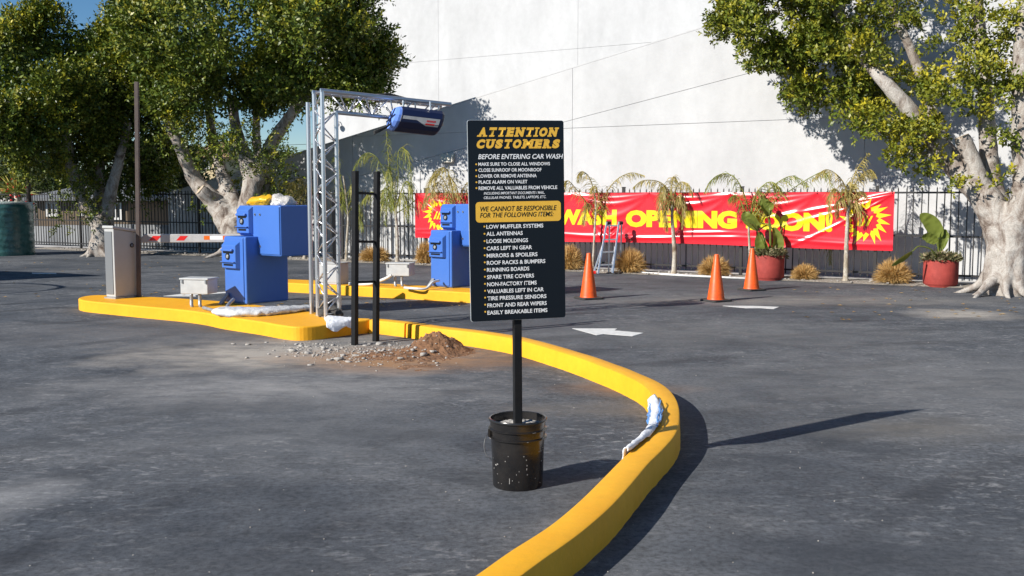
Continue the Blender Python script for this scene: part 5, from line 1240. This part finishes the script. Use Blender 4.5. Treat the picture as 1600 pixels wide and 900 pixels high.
for c1, c2 in ((cA, cB), (cB, cC), (cC, cA)):
    m = MB(); m.tube([V3(c1, KH+.04), V3(c2, KH+.04)], 0.0085, 6); m.build('lacing', 'aluminium', truss)
m = MB(); ctr = (cA+cB+cC)/3; m.slab([V3(c + (c-ctr)*0.35, KH+.001) for c in (cA, cB, cC)], Vector((0, 0, 0.012))); m.build('base_plate', 'aluminium', truss)
# shorter conduit pole strapped behind the left of the truss
pq = on_z(487, 490, KH); m = MB(); m.tube([pq, V3(pq, on_Y(486, 160, pq.y).z)], 0.026, 10); tag(m.build('conduit_pole', 'aluminium', smooth=True, angle=50), 'single upright metal pole just left of the truss', 'pole')
# cable on the arm
c_ = [armp(base0, t, ztopA+0.033+0.02*math.sin(t*9)) + p_*0.04*math.sin(t*5) for t in np.linspace(0.75, 1.15, 12)]
m = MB(); m.tube(c_, 0.012, 6); m.tube([p + p_*0.05 + Vector((0, 0, 0.006)) for p in c_[2:]], 0.010, 6); tag(m.build('cable', 'rubber_black', smooth=True), 'black cable bundled on top of the truss arm', 'cable')
# scanner barrel
sc_c = on_Y(649, 189, 11.95)
scn = thing('vehicle_scanner', sc_c, 'dark blue barrel shaped scanner hanging under the truss arm', 'scanner')
sa = Vector((0.90, 0.42, -0.075)).normalized(); su = (Vector((0, 0, 1)) - sa*sa.z).normalized(); sw = su.cross(sa).normalized()   # sw faces away/right
if sw.y > 0: sw = -sw                                     # towards the viewer
RS, LS = 0.150, 0.30
def sp_(t, ang, r): return sc_c + sa*t + (sw*math.cos(ang) + su*math.sin(ang))*r
NA = 12
def barrel(rings, name, mat, parent, **kw):
    m = MB(); k = 0; vs = []; fs_ = []
    for t, r, lean in rings:
        for j in range(NA):
            ang = 2*math.pi*(j+0.5)/NA; q = sp_(t + lean*math.sin(ang), ang, r); vs.append(q)
    for i in range(len(rings)-1):
        for j in range(NA): fs_.append((i*NA+j, i*NA+(j+1) % NA, (i+1)*NA+(j+1) % NA, (i+1)*NA+j))
    fs_.append(tuple(reversed(range(NA)))); fs_.append(tuple((len(rings)-1)*NA+j for j in range(NA)))
    m.add(vs, fs_); return m.build(name, mat, parent, **kw)
body = barrel([(-LS+.07, RS, 0.04), (-LS+.075, RS*1.03, 0.04), (LS-.03, RS*1.03, 0.04), (LS-.02, RS, 0.04), (LS, RS*0.9, 0.04)], 'body', 'navy_plastic', scn)
barrel([(-LS, RS*0.86, 0.04), (-LS+.04, RS*0.98, 0.04), (-LS+.0695, RS*0.985, 0.04)], 'end_cap', 'light_blue_plastic', scn)
# spokes on the end cap
m = MB()
for k in range(3):
    ang = k*math.pi/3+0.3; m.beam(sp_(-LS-0.004+0.04*math.sin(ang), ang, RS*0.84), sp_(-LS-0.004-0.04*math.sin(ang), ang+math.pi, RS*0.84), 0.014, 0.014, up=sa)
m.build('spoke', 'navy_plastic', scn)
# white flash on the viewer's side, following two facets
def flank(t, v): 
    """v from -1 (bottom) to 1 (top) of the two facets facing the viewer"""
    ang = v*2*math.pi/NA; ca = math.cos(math.pi/NA)/math.cos(ang - round(ang/(2*math.pi/NA))*(2*math.pi/NA))
    return sp_(t + 0.04*math.sin(ang), ang, RS*1.03*ca + 0.0015)
def band(poly_rows, mat, name, lift):
    m = MB(); vs = []; n = len(poly_rows[0])
    for row in poly_rows: vs += [flank(t, v) + sw*lift for t, v in row]
    m.add(vs, [(i*n+j, i*n+j+1, (i+1)*n+j+1, (i+1)*n+j) for i in range(len(poly_rows)-1) for j in range(n-1)]); return m.build(name, mat, body)
ts = np.linspace(-LS+.09, LS-.05, 25)
def lowv(t): 
    f = (t+LS)/(2*LS); return -0.05 if f < 0.45 else (-0.05 - 0.75*(min(f, 0.66)-0.45)/0.21)
band([[(t, lowv(t) + (0.42-lowv(t))*k/6) for t in ts] for k in range(7)], 'gate_arm', 'white_flash', 0.0)  # white print coloured grey, in place of weaker sun
tt = np.linspace(LS*0.28, LS*0.66, 12)
band([[(t, v) for t in tt] for v in (-0.62, -0.5, -0.36)], 'tape_red', 'red_mark', 0.001)
for k in range(7):
    t0 = LS*0.30 + k*LS*0.055; band([[(t0, v), (t0+LS*0.038, v)] for v in (-0.18, 0.0, 0.12)], 'tape_red', 'red_mark', 0.001)
m = MB(); m.tube([sp_(LS-.002, 0, 0), sp_(LS+.05, 0, 0)], 0.022, 10); m.build('end_fitting', 'lamp_beige', scn, smooth=True)
for t in (-0.16, 0.18):
    m = MB(); q = sp_(t, math.pi/2, RS*0.95); m.tube([q, Vector((q.x, q.y, ztopA-0.20)) + a_*0.0 + Vector((0, 0, 0.13))], 0.012, 6); m.build('hanger', 'aluminium', scn)
m = MB()
for k in range(3): m.tube(catmull([sp_(-LS, -0.6, RS*0.6), sp_(-LS-.1, -0.8-.1*k, RS*1.1), sp_(-LS-.24, -1.0, RS*(1.5+.12*k))], 4), 0.008, 5)
m.build('loose_cable', 'rubber_black', scn, smooth=True)

# ================================================================== CONES
def cone(label):
    t = thing('traffic_cone', (0, 0, 0), label, 'cone', 'orange traffic cones')
    m = MB(); m.lathe([(0.135, 0.028), (0.130, 0.035), (0.127, 0.05), (0.035, 0.69), (0.030, 0.70), (0.022, 0.703), (0.020, 0.69), (0.10, 0.05)], 32); m.build('cone_body', 'cone_orange', t, smooth=True, angle=40, world=False)
    m = MB(); sq = rrect(-0.18, 0.18, -0.18, 0.18, 0.05, 4); m.prism(sq, 0.0, 0.03); m.build('base', 'rubber_black', t, bevel=0.008, world=False)
    return t
for k, (x, y, rz, lb) in enumerate(((919.5, 467, .4, 'orange traffic cone nearest the notice board, in front of the ladder'), (1118.5, 470.5, .5, 'orange traffic cone standing by the small painted arrow'), (1174, 453.5, .45, 'orange traffic cone in front of the left red planter'))):
    c = cone(lb) if k == 0 else copy_tree(c0_)
    if k == 0: c0_ = c
    c['label'] = lb; c.location = on_z(x, y); c.rotation_euler = (0, 0, rz)

# ================================================================== PLANTERS
def planter(label, px, py, r, h, seed):
    b = on_z(px, py); t = thing('planter', b, label, 'planter', 'red round planters')
    m = MB(); rr = random.Random(seed)
    prof = [(0, 0.03), (r*0.80, 0.03), (r*0.88, 0.0), (r*0.90, 0.02), (r*0.97, 0.045), (r, 0.06), (r*1.005, h*0.5), (r*1.01, h-0.02), (r, h), (r*0.93, h), (r*0.92, h-0.06), (0, h-0.05)]
    m.lathe(prof, 40, b)
    for v in m.v: v += (Vector((v.x-b.x, v.y-b.y, 0)))*0.03*noise.noise(v*6+Vector((seed, 0, 0)))
    m.build('pot', 'planter_red', t, smooth=True, angle=40)
    m = MB(); cvs = []; N = 24
    m.lathe([(0.0, h-0.035), (r*0.5, h-0.03), (r*0.915, h-0.045)], N, b); m.build('soil', 'soil', t, smooth=True)
    return b
def succulents(label, b, r, z, seed, n=1000, hh=0.16):
    rg = np.random.default_rng(seed); a = rg.uniform(0, 6.28, n); q = r*1.05*np.sqrt(rg.random(n))
    p = np.stack([b.x+np.cos(a)*q, b.y+np.sin(a)*q, z + hh*rg.random(n)*(1-0.45*(q/r)**2)], 1)
    d = nrm(np.stack([np.cos(a)*0.8, np.sin(a)*0.8, np.full(n, 0.5)], 1) + rg.normal(size=(n, 3))*0.5)
    o = leaves('succulent_cluster', p - np.array([b.x, b.y, z]), d, nrm(rg.normal(size=(n, 3)) + np.array([0, 0, 0.8])), rg.uniform(0.05, 0.11, n), rg.uniform(0.025, 0.045, n), 'succulent', None)
    o.location = (b.x, b.y, z); tag(o, label, 'succulents', 'ground cover in the planters')
def big_leaf(parent, pts, wmax, mat='broad_leaf', roll=0.0, curl=0.25, start=0.42, seed=0):
    """petiole then a broad blade along a curve of world points; roll turns the blade about its midrib"""
    c = catmull(pts, 12); N = len(c); k0 = int(N*start)
    m = MB(); m.tube(c[:k0+2], [0.016*(1-0.5*i/(k0+2)) for i in range(k0+2)], 7); lf = m.build('leaf', mat, parent, smooth=True)
    V = []; Fc = []; M_ = 9
    for i in range(k0, N):
        u = (i-k0)/(N-1-k0); t = (c[min(i+1, N-1)]-c[max(i-1, 0)]).normalized(); sd_ = t.cross(Vector((0, -1, 0.15))).normalized(); nn = sd_.cross(t).normalized()
        sd2 = sd_*math.cos(roll) + nn*math.sin(roll); nn2 = sd2.cross(t)
        wd = wmax*(max(0.0, math.sin(math.pi*min(1, u*0.93+0.07)))**0.55)*(1-0.25*u) if u < 1 else 0.004
        for j in range(M_):
            x = (j/(M_-1)-0.5); V.append(c[i] + sd2*x*wd + nn2*(abs(x)*2)**1.4*wd*curl + nn2*0.012*noise.noise(Vector((u*9, x*3, seed))))
    R_ = N-k0
    for i in range(R_-1):
        for j in range(M_-1): Fc.append((i*M_+j, i*M_+j+1, (i+1)*M_+j+1, (i+1)*M_+j))
    m = MB(); m.add(V, Fc); m.build('blade', mat, lf, smooth=True)
b1 = planter('red round planter holding a tall broad leaved plant', 1200, 437, 0.29, 0.47, 1)
succulents('low greyish succulents filling the left red planter rim', b1, 0.29, 0.44, 1)
pl1 = thing('broadleaf_plant', b1 + Vector((0, 0, .43)), 'tall crumpled broad leaved plant in front of the SOON lettering', 'plant', 'broad leaved plants in planters')
Pn = lambda x, y, dy=0.0: on_Y(x, y, b1.y+dy)
for i, (pts, wd, roll, st) in enumerate([([Pn(1200, 405), Pn(1195, 380), Pn(1185, 358), Pn(1168, 340), Pn(1166, 330)], 0.25, 0.3, .5), ([Pn(1202, 405), Pn(1203, 370), Pn(1200, 340), Pn(1192, 322), Pn(1186, 318)], 0.30, -0.5, .52), ([Pn(1204, 405), Pn(1204, 360), Pn(1202, 335), Pn(1204, 322), Pn(1196, 315)], 0.22, 0.8, .6), ([Pn(1200, 408), Pn(1194, 395), Pn(1188, 380), Pn(1188, 362)], 0.26, 0.2, .25), ([Pn(1206, 408), Pn(1212, 392), Pn(1214, 375), Pn(1208, 355)], 0.26, -0.2, .2), ([Pn(1202, 408), Pn(1196, 392), Pn(1192, 384), Pn(1196, 372)], 0.22, 0.9, .2), ([Pn(1206, 405, .05), Pn(1216, 370, .1), Pn(1226, 352, .15), Pn(1244, 348, .2), Pn(1252, 356, .2)], 0.22, 0.5, .55), ([Pn(1200, 406, -.05), Pn(1190, 372, -.1), Pn(1174, 350, -.15), Pn(1164, 348, -.2)], 0.16, -0.7, .5)]):
    big_leaf(pl1, pts, wd, roll=roll, start=st, seed=i)
b2 = planter('red round planter beside the right tree trunk', 1469, 447.5, 0.285, 0.47, 2)
succulents('low greyish succulents filling the right red planter rim', b2, 0.285, 0.44, 2)
pl2 = thing('broadleaf_plant', b2 + Vector((0, 0, .43)), 'broad leaved plant with one bent over leaf in the right planter', 'plant', 'broad leaved plants in planters')
Pn = lambda x, y, dy=0.0: on_Y(x, y, b2.y+dy)
for i, (pts, wd, roll, st) in enumerate([([Pn(1467, 408), Pn(1466, 385), Pn(1464, 365), Pn(1452, 346), Pn(1437, 335)], 0.30, 0.25, .42), ([Pn(1468, 408), Pn(1466, 388), Pn(1460, 376), Pn(1448, 370), Pn(1440, 372)], 0.20, 0.5, .4), ([Pn(1470, 408), Pn(1470, 388), Pn(1473, 370), Pn(1477, 358)], 0.20, -0.3, .3), ([Pn(1465, 405, -.1), Pn(1455, 390, -.2), Pn(1436, 385, -.25), Pn(1425, 393, -.3), Pn(1408, 404, -.35), Pn(1393, 415, -.35)], 0.17, 0.9, .6), ([Pn(1469, 408), Pn(1474, 385), Pn(1478, 368), Pn(1476, 362)], 0.12, 0.2, .3)]):
    big_leaf(pl2, pts, wd, roll=roll, start=st, seed=i+20, curl=0.15)

# ================================================================== LADDER
lb = on_z(946, 428.5); YL = lb.y
lad = thing('ladder', lb, 'folding aluminium ladder leaning on the fence below the banner', 'ladder')
zt = on_Y(955, 346, YL+.3).z
def LP(x, y, dy): return on_Y(x, y, YL+dy)
fl0, fl1 = LP(934, 428, -.02), LP(948, 347, .16); fr0, fr1 = LP(957, 427, -.02), LP(967, 347, .16)
for p, q in ((fl0, fl1), (fr0, fr1)):
    m = MB(); m.beam(p, q, 0.035, 0.06, up=Vector((0, 1, 0))); m.build('rail', 'aluminium', lad, bevel=0.003)
ol0, ol1 = LP(927, 427.5, .03), LP(941, 385, .09); or0, or1 = LP(955, 425, .06), LP(961, 385, .12)
for p, q in ((ol0, ol1), (or0, or1)):
    m = MB(); m.beam(p, q, 0.03, 0.05, up=Vector((0, 1, 0))); m.build('outer_rail', 'aluminium', lad, bevel=0.003)
for f in (0.17, 0.42, 0.66, 0.93):
    m = MB(); m.beam(fl0.lerp(fl1, f), fr0.lerp(fr1, f), 0.045, 0.028); m.build('rung', 'aluminium', lad, bevel=0.003)
for p, q in ((fl1 + Vector((.06, .05, 0)), LP(951, 424, .24)), (fr1 + Vector((.06, .05, 0)), LP(969, 424, .24))):
    m = MB(); m.beam(Vector((p.x, p.y, p.z)), Vector((q.x, q.y, 0.03)), 0.03, 0.045, up=Vector((0, 1, 0))); m.build('rear_rail', 'aluminium', lad, bevel=0.003)
for q in (fl1, fr1):
    m = MB(); m.tube([q + Vector((0.0, .02, -.02)), q + Vector((0.075, .07, -.02))], 0.038, 12); m.build('hinge', 'rubber_black', lad)
m = MB(); m.obox(fl0 + Vector((-.07, .05, .03)), Vector((1, 0, 0)), Vector((0, 1, 0)), Vector((0, 0, 1)), .035, .035, .03); m.build('foot', 'tape_red', lad, bevel=0.008)

# ================================================================== DIRT AND RUBBLE
def heap(name, cx, cy, half, hfun, mat, label, cat, n=90):
    V = []; Fc = []
    for j in range(n):
        for i in range(n):
            x = cx + (i/(n-1)*2-1)*half; y = cy + (j/(n-1)*2-1)*half; V.append(Vector((x, y, hfun(x, y))))
    for j in range(n-1):
        for i in range(n-1):
            a = j*n+i; q = (a, a+1, a+n+1, a+n)
            if max(V[k].z for k in q) > -0.002: Fc.append(q)
    used = sorted({k for f in Fc for k in f}); mp = {k: i for i, k in enumerate(used)}
    m = MB(); m.add([V[k] for k in used], [tuple(mp[k] for k in f) for f in Fc]); o = m.build(name, mat, smooth=True)
    return tag(o, label, cat, kind='stuff')
h0 = on_z(682, 549); h1 = on_z(612, 556); h2 = on_z(648, 574)
def hfun(x, y):
    p = Vector((x, y, 0)); nz = noise.noise(p*7)*0.45 + noise.noise(p*16)*0.35 + noise.noise(p*37)*0.3 + noise.noise(p*70)*0.15
    d0 = ((x-h0.x)/0.23)**2 + ((y-h0.y)/0.21)**2
    z = 0.155*math.exp(-d0**1.5*0.8)*(1+0.55*nz) + 0.03*math.exp(-d0*0.22)
    z += 0.035*math.exp(-(((x-h1.x)/0.42)**2 + ((y-h1.y)/0.28)**2))*(1+0.8*nz) + 0.018*math.exp(-(((x-h2.x)/0.40)**2 + ((y-h2.y)/0.42)**2))
    return z - 0.017 + 0.016*nz
heap('dirt_pile', h0.x-0.25, h0.y-0.15, 1.15, hfun, 'dirt', 'small heap of brown dirt spilled against the kerb', 'dirt', 130)
rr = random.Random(12); cs = []; sz_ = []
for k in range(1100):
    px = rr.gauss(575, 62); py = rr.gauss(551, 9)
    if rr.random() < 0.25: px, py = rr.gauss(490, 30), rr.gauss(545, 6)
    if py < 533 + max(0, (px-600))*0.10: continue
    c = on_z(px, py); cs.append((c.x, c.y, max(0, hfun(c.x, c.y)))); sz_.append(min(0.032, 0.003 + 0.006*rr.expovariate(1.0)))
for px, py, z_ in ((505, 545, .05), (528, 546, .05), (556, 556, .05), (572, 540, .05), (545, 566, .05), (515, 563, .045), (626, 563, .04), (645, 555, .04), (682, 568, .03), (600, 548, .035), (480, 553, .045), (470, 541, .04), (495, 538, .04), (520, 540, .035), (610, 540, .04)):
    c = on_z(px, py); cs.append((c.x, c.y, max(0, hfun(c.x, c.y)))); sz_.append(z_*0.85)
tag(rocks('rubble', cs, sz_, 'rubble_grey', seed=9, flat=0.38), 'scattered crumbs of broken grey concrete round the black frame', 'rubble', kind='stuff')
big = [(365, 538, .034, 'smaller of the two lone concrete chunks lying before the near island'), (388, 539, .042, 'larger of the two lone concrete chunks lying before the near island'), (458, 549, .055, 'flat concrete chunk at the left end of the rubble spread'), (530, 562, .07, 'wide flat concrete chunk lying nearest in front of the black frame'),
       (594, 538, .07, 'concrete chunk lying at the foot of the black frame by the kerb'), (662, 558, .06, 'pale concrete chunk lying at the near foot of the dirt heap'), (706, 547, .05, 'concrete chunk lying right of the dirt heap beside the kerb')]
for k, (px, py, s, lb_) in enumerate(big):
    c = on_z(px, py); o = rocks('concrete_chunk', [(0, 0, 0)], [s*0.85], 'rubble_grey', seed=100+k, flat=0.34); o.location = (c.x, c.y, max(0, hfun(c.x, c.y)))
    tag(o, lb_, 'concrete chunk', 'broken concrete chunks in the dirt')
# crumbs and litter over the lot
cs = [on_z(rr.uniform(0, 1600), 410 + 490*rr.random()**1.6) for _ in range(260)]
tag(rocks('grit', [tuple(c) for c in cs], [rr.uniform(0.002, 0.006) for _ in cs], 'rubble_grey', seed=21), 'small pale grit scattered over the asphalt', 'grit', kind='stuff')
# fallen leaves by the far islands and the right tree
n = 170; px = np.concatenate([rng.uniform(430, 760, 50), rng.uniform(0, 420, 60), rng.uniform(1240, 1600, 60)]); py = np.concatenate([rng.uniform(466, 480, 50), rng.uniform(404, 470, 60), rng.uniform(446, 500, 60)])
p = np.array([on_z(a, b, 0.006)[:] for a, b in zip(px, py)]); a = rng.uniform(0, 6.28, n); d = np.stack([np.cos(a), np.sin(a), np.zeros(n)], 1)
tag(leaves('fallen_leaves', p, d, np.tile([0, 0, 1.0], (n, 1)) + rng.normal(size=(n, 3))*0.1, 0.08, 0.04, 'dry_grass', None), 'small fallen leaves scattered on the asphalt', 'leaves', kind='stuff')

# ================================================================== LEFT: WRAPPED TANK, POLES, HOUSES
tk = on_z(8, 398); R = 0.74; HT = 1.40
tank = thing('wrapped_tank', tk, 'dark green cylindrical tank wrapped in shiny plastic at the left edge', 'tank')
m = MB(); N = 60; rings = 30; vs = []; fs_ = []
for i in range(rings+1):
    z = HT*i/rings
    for j in range(N):
        th = 2*math.pi*j/N; r_ = R*(1 + 0.006*math.sin(z*37+th*2) + 0.012*noise.noise(Vector((math.cos(th)*2, math.sin(th)*2, z*7))))
        if i > rings-2: r_ *= 0.985 if i == rings-1 else 0.955
        vs.append(Vector((tk.x+r_*math.cos(th), tk.y+r_*math.sin(th), z)))
for i in range(rings):
    for j in range(N): fs_.append((i*N+j, i*N+(j+1) % N, (i+1)*N+(j+1) % N, (i+1)*N+j))
m.add(vs, fs_); m.build('wrap', 'tank_green', tank, smooth=True)
m = MB(); m.lathe([(R*0.97, HT-0.06), (R*0.985, HT-0.02), (R*0.96, HT+0.015), (R*0.6, HT+0.03), (0, HT+0.035)], N, tk); m.build('lid', 'tank_lid', tank, smooth=True)
# spiky plant behind it
yb = on_Y(30, 400, 27.6); yb.z = 0; yt = on_Y(30, 300, 27.6).z
yu = thing('spiky_plant', yb, 'spiky long leaved plant with red flowers rising behind the wrapped tank', 'plant')
m = MB(); m.tube([yb, Vector((yb.x, yb.y, yt))], [0.09, 0.06], 8, True, 0.1); m.build('stem', 'palm_bark', yu, smooth=True)
n = 130; r_ = np.random.default_rng(5); a = r_.uniform(0, 6.28, n); el = r_.uniform(-0.2, 1.4, n); d = np.stack([np.cos(a)*np.cos(el), np.sin(a)*np.cos(el), np.sin(el)], 1)
p = np.array([yb.x, yb.y, yt]) + r_.normal(size=(n, 3))*0.05
leaves('leaf_rosette', p, d, nrm(r_.normal(size=(n, 3))), r_.uniform(0.5, 0.85, n), 0.035, 'palm_leaf_green', yu, fold=0.3)
m = MB()
for k in range(26):
    q = Vector((yb.x, yb.y, yt)) + Vector((random.uniform(-.5, .5), random.uniform(-.4, .1), random.uniform(-.35, .35))); m.lathe([(0, -.03), (.035, -.015), (.04, .01), (0, .03)], 6, q)
m.build('flower', 'flower_red', yu, smooth=True)
# brown pole
pb = on_z(50, 396); m = MB(); m.tube([pb, Vector((pb.x-0.05, pb.y, 6.2))], [0.065, 0.06], 10); tag(m.build('lamp_pole', 'rust_post', smooth=True), 'brown round pole rising into the left tree by the tank', 'pole')
# overhead wires far left
for k, (ya, yb_) in enumerate(((229, 228), (236, 237), (247, 243))):
    m = MB(); P0, P1 = on_Y(-200, ya+4, 62), on_Y(520, yb_-4, 62); mid = (P0+P1)/2 - Vector((0, 0, 0.25)); m.tube(catmull([P0, mid, P1], 8), 0.014, 5)
    tag(m.build('overhead_wire', 'rubber_black'), ['highest of the thin overhead wires at the far left', 'middle one of the thin overhead wires at the far left', 'lowest of the thin overhead wires at the far left'][k], 'wire', 'overhead wires')
GZ = -1.76
def house(label, px0, px1, ytop, Y, dep, wall, roof, wins, overhang=0.4, hip=1.1, name='house', doors=()):
    a = on_Y(px0, ytop, Y); b = on_Y(px1, ytop, Y); zt = a.z
    t = thing(name, Vector(((a.x+b.x)/2, Y, GZ)), label, 'house')
    m = MB(); m.box(a.x, b.x, Y, Y+dep, GZ, zt); m.build('wall', wall, t)
    m = MB(); o_ = overhang; x0, x1, y0, y1 = a.x-o_, b.x+o_, Y-o_, Y+dep+o_; cy = (y0+y1)/2
    m.add([(x0, y0, zt), (x1, y0, zt), (x1, y1, zt), (x0, y1, zt), (x0+hip*1.2, cy, zt+hip), (x1-hip*1.2, cy, zt+hip), (x0, y0, zt-.12), (x1, y0, zt-.12), (x1, y1, zt-.12), (x0, y1, zt-.12)], [(0, 1, 5, 4), (1, 2, 5), (2, 3, 4, 5), (3, 0, 4), (6, 7, 1, 0), (7, 8, 2, 1), (8, 9, 3, 2), (9, 6, 0, 3), (9, 8, 7, 6)]); m.build('roof', roof, t)
    for wx0, wx1, wy0, wy1 in wins:
        p, q = on_Y(wx0, wy0, Y), on_Y(wx1, wy1, Y); z1_, z0_ = p.z, q.z
        m = MB(); fw = 0.09
        for bx in ((p.x-fw, p.x, z0_-fw, z1_+fw), (q.x, q.x+fw, z0_-fw, z1_+fw), (p.x+.001, q.x-.001, z1_, z1_+fw), (p.x+.001, q.x-.001, z0_-fw, z0_), ((p.x+q.x)/2-.03, (p.x+q.x)/2+.03, z0_+.001, z1_-.001)): m.box(bx[0], bx[1], Y-0.07, Y-0.002, bx[2], bx[3])
        wo = m.build('window', 'house_white', t)
        m = MB(); m.box(p.x+.002, q.x-.002, Y-0.025, Y-0.003, z0_+.002, z1_-.002); m.build('pane', 'glass', wo)
    return t
house('tan bungalow beyond the fence at the left with a white framed window', 58, 200, 309, 40, 8, 'house_tan', 'roof_grey', [(76, 87, 318, 335), (130, 150, 322, 334), (176, 188, 320, 340)], hip=0.6)
house('white two storey house beyond the left tank', -40, 14, 262, 66, 10, 'house_white', 'roof_tile', [(-6, -1, 272, 284), (4, 9, 272, 284)], hip=1.2)
house('cream house with dark windows seen through the middle fig tree', 292, 352, 243, 70, 9, 'house_cream', 'roof_tile', [(300, 306, 252, 262), (318, 326, 252, 262), (336, 344, 252, 262)], hip=1.3)
house('white flat block glimpsed right of the cream house through branches', 356, 440, 246, 84, 10, 'house_white', 'roof_grey', [(366, 372, 252, 262), (384, 391, 252, 262), (402, 410, 252, 262)], hip=0.4)
house('orange walled house on the slope behind the left tree', 60, 112, 296, 58, 8, 'house_orange', 'roof_tile', [(70, 78, 300, 310)], hip=1.2)
house('small white house on the far hill left of the brown pole', 26, 40, 246, 108, 9, 'house_white', 'roof_grey', [(29, 32, 249, 254), (34, 37, 249, 254)], hip=0.8)
# bushes beyond the fence
def bush(label, px, py, Y, rx, ry, seed, n=60):
    e = E(px, py, Y, rx, ry, rx*Y/F*0.8); t = thing('far_tree', Vector((e[0][0], e[0][1], GZ)), label, 'tree', 'trees beyond the fence')
    c = Vector(e[0]); m = MB(); m.tube([Vector((c.x, c.y, GZ)), c], [0.22, 0.1], 8, True, 0.15); m.build('trunk', 'fig_bark', t, smooth=True)
    crown('crown', t, [e], n, 16, 9, 'far_leaf', sig=0.45, Ls=0.22, shoot=0.5, fill=600, seed=seed, newg=0)
bush('bushy tree beyond the fence between the two left figs', 262, 268, 47, 34, 26, 31)
bush('dark shrub by the tan bungalow roof', 92, 290, 48, 22, 14, 32, 40)
bush('low tree behind the wrapped tank by the white house', 20, 282, 52, 22, 16, 33, 40)
bush('tree crown on the slope left of the building end', 425, 268, 60, 30, 16, 34, 50)
bush('small tree on the far slope beside the cream house', 285, 262, 76, 14, 14, 35, 30)

# ================================================================== ADDED SHADOW CASTERS BEYOND THE LEFT EDGE
SH = Vector((-SUN_H.x, -SUN_H.y, 0))/math.tan(SUN_EL)          # ground shift of a shadow per metre of height
panel_pts = [on_z(x, y) - SH*3.0 + Vector((0, 0, 3.0)) for x, y in ((155, 431.2), (96, 427.2), (0, 424), (-170, 421), (-170, 444), (0, 438.6), (84, 434))]
c = sum(panel_pts, Vector())/len(panel_pts)
panel_root = thing('shadow_panel', Vector((panel_pts[4].x-0.5, panel_pts[4].y, 0)), 'made-up pointed panel on a post past the left edge, added to cast a shadow', 'shadow_panel')  # made up and out of view, only there to cast the wedge shadow
m = MB(); m.slab(panel_pts, Vector((0, 0, 0.06))); m.build('roof', 'galvanised', panel_root)  # flat top of the added panel, outlined to fit the wanted shadow
m = MB(); m.tube([Vector((panel_pts[4].x+0.3, panel_pts[4].y+0.4, 0)), Vector((panel_pts[4].x+0.3, panel_pts[4].y+0.4, 3.0))], 0.06, 10); m.build('post', 'galvanised', panel_root, smooth=True)
bo = [on_z(x, y) - SH*2.6 + Vector((0, 0, 2.6)) for x, y in ((-150, 441), (-60, 441.6), (0, 442.3), (50, 443.2), (82, 445.5), (97, 448.5), (80, 452.5), (50, 455.5), (0, 458.8), (-60, 462))]
tube_root = thing('shadow_tube', Vector((bo[0].x, bo[0].y, 0)), 'made-up bent tube on a post past the left edge, added to cast a shadow', 'shadow caster')  # invented unseen tube, bent to throw the curved shadow on the ground
m = MB(); m.tube(catmull(bo, 6), 0.035, 8); m.build('boom', 'rubber_black', tube_root, smooth=True)
m = MB(); m.tube([Vector((bo[0].x, bo[0].y, 0)), bo[0]], 0.05, 10); m.build('post', 'galvanised', tube_root, smooth=True)
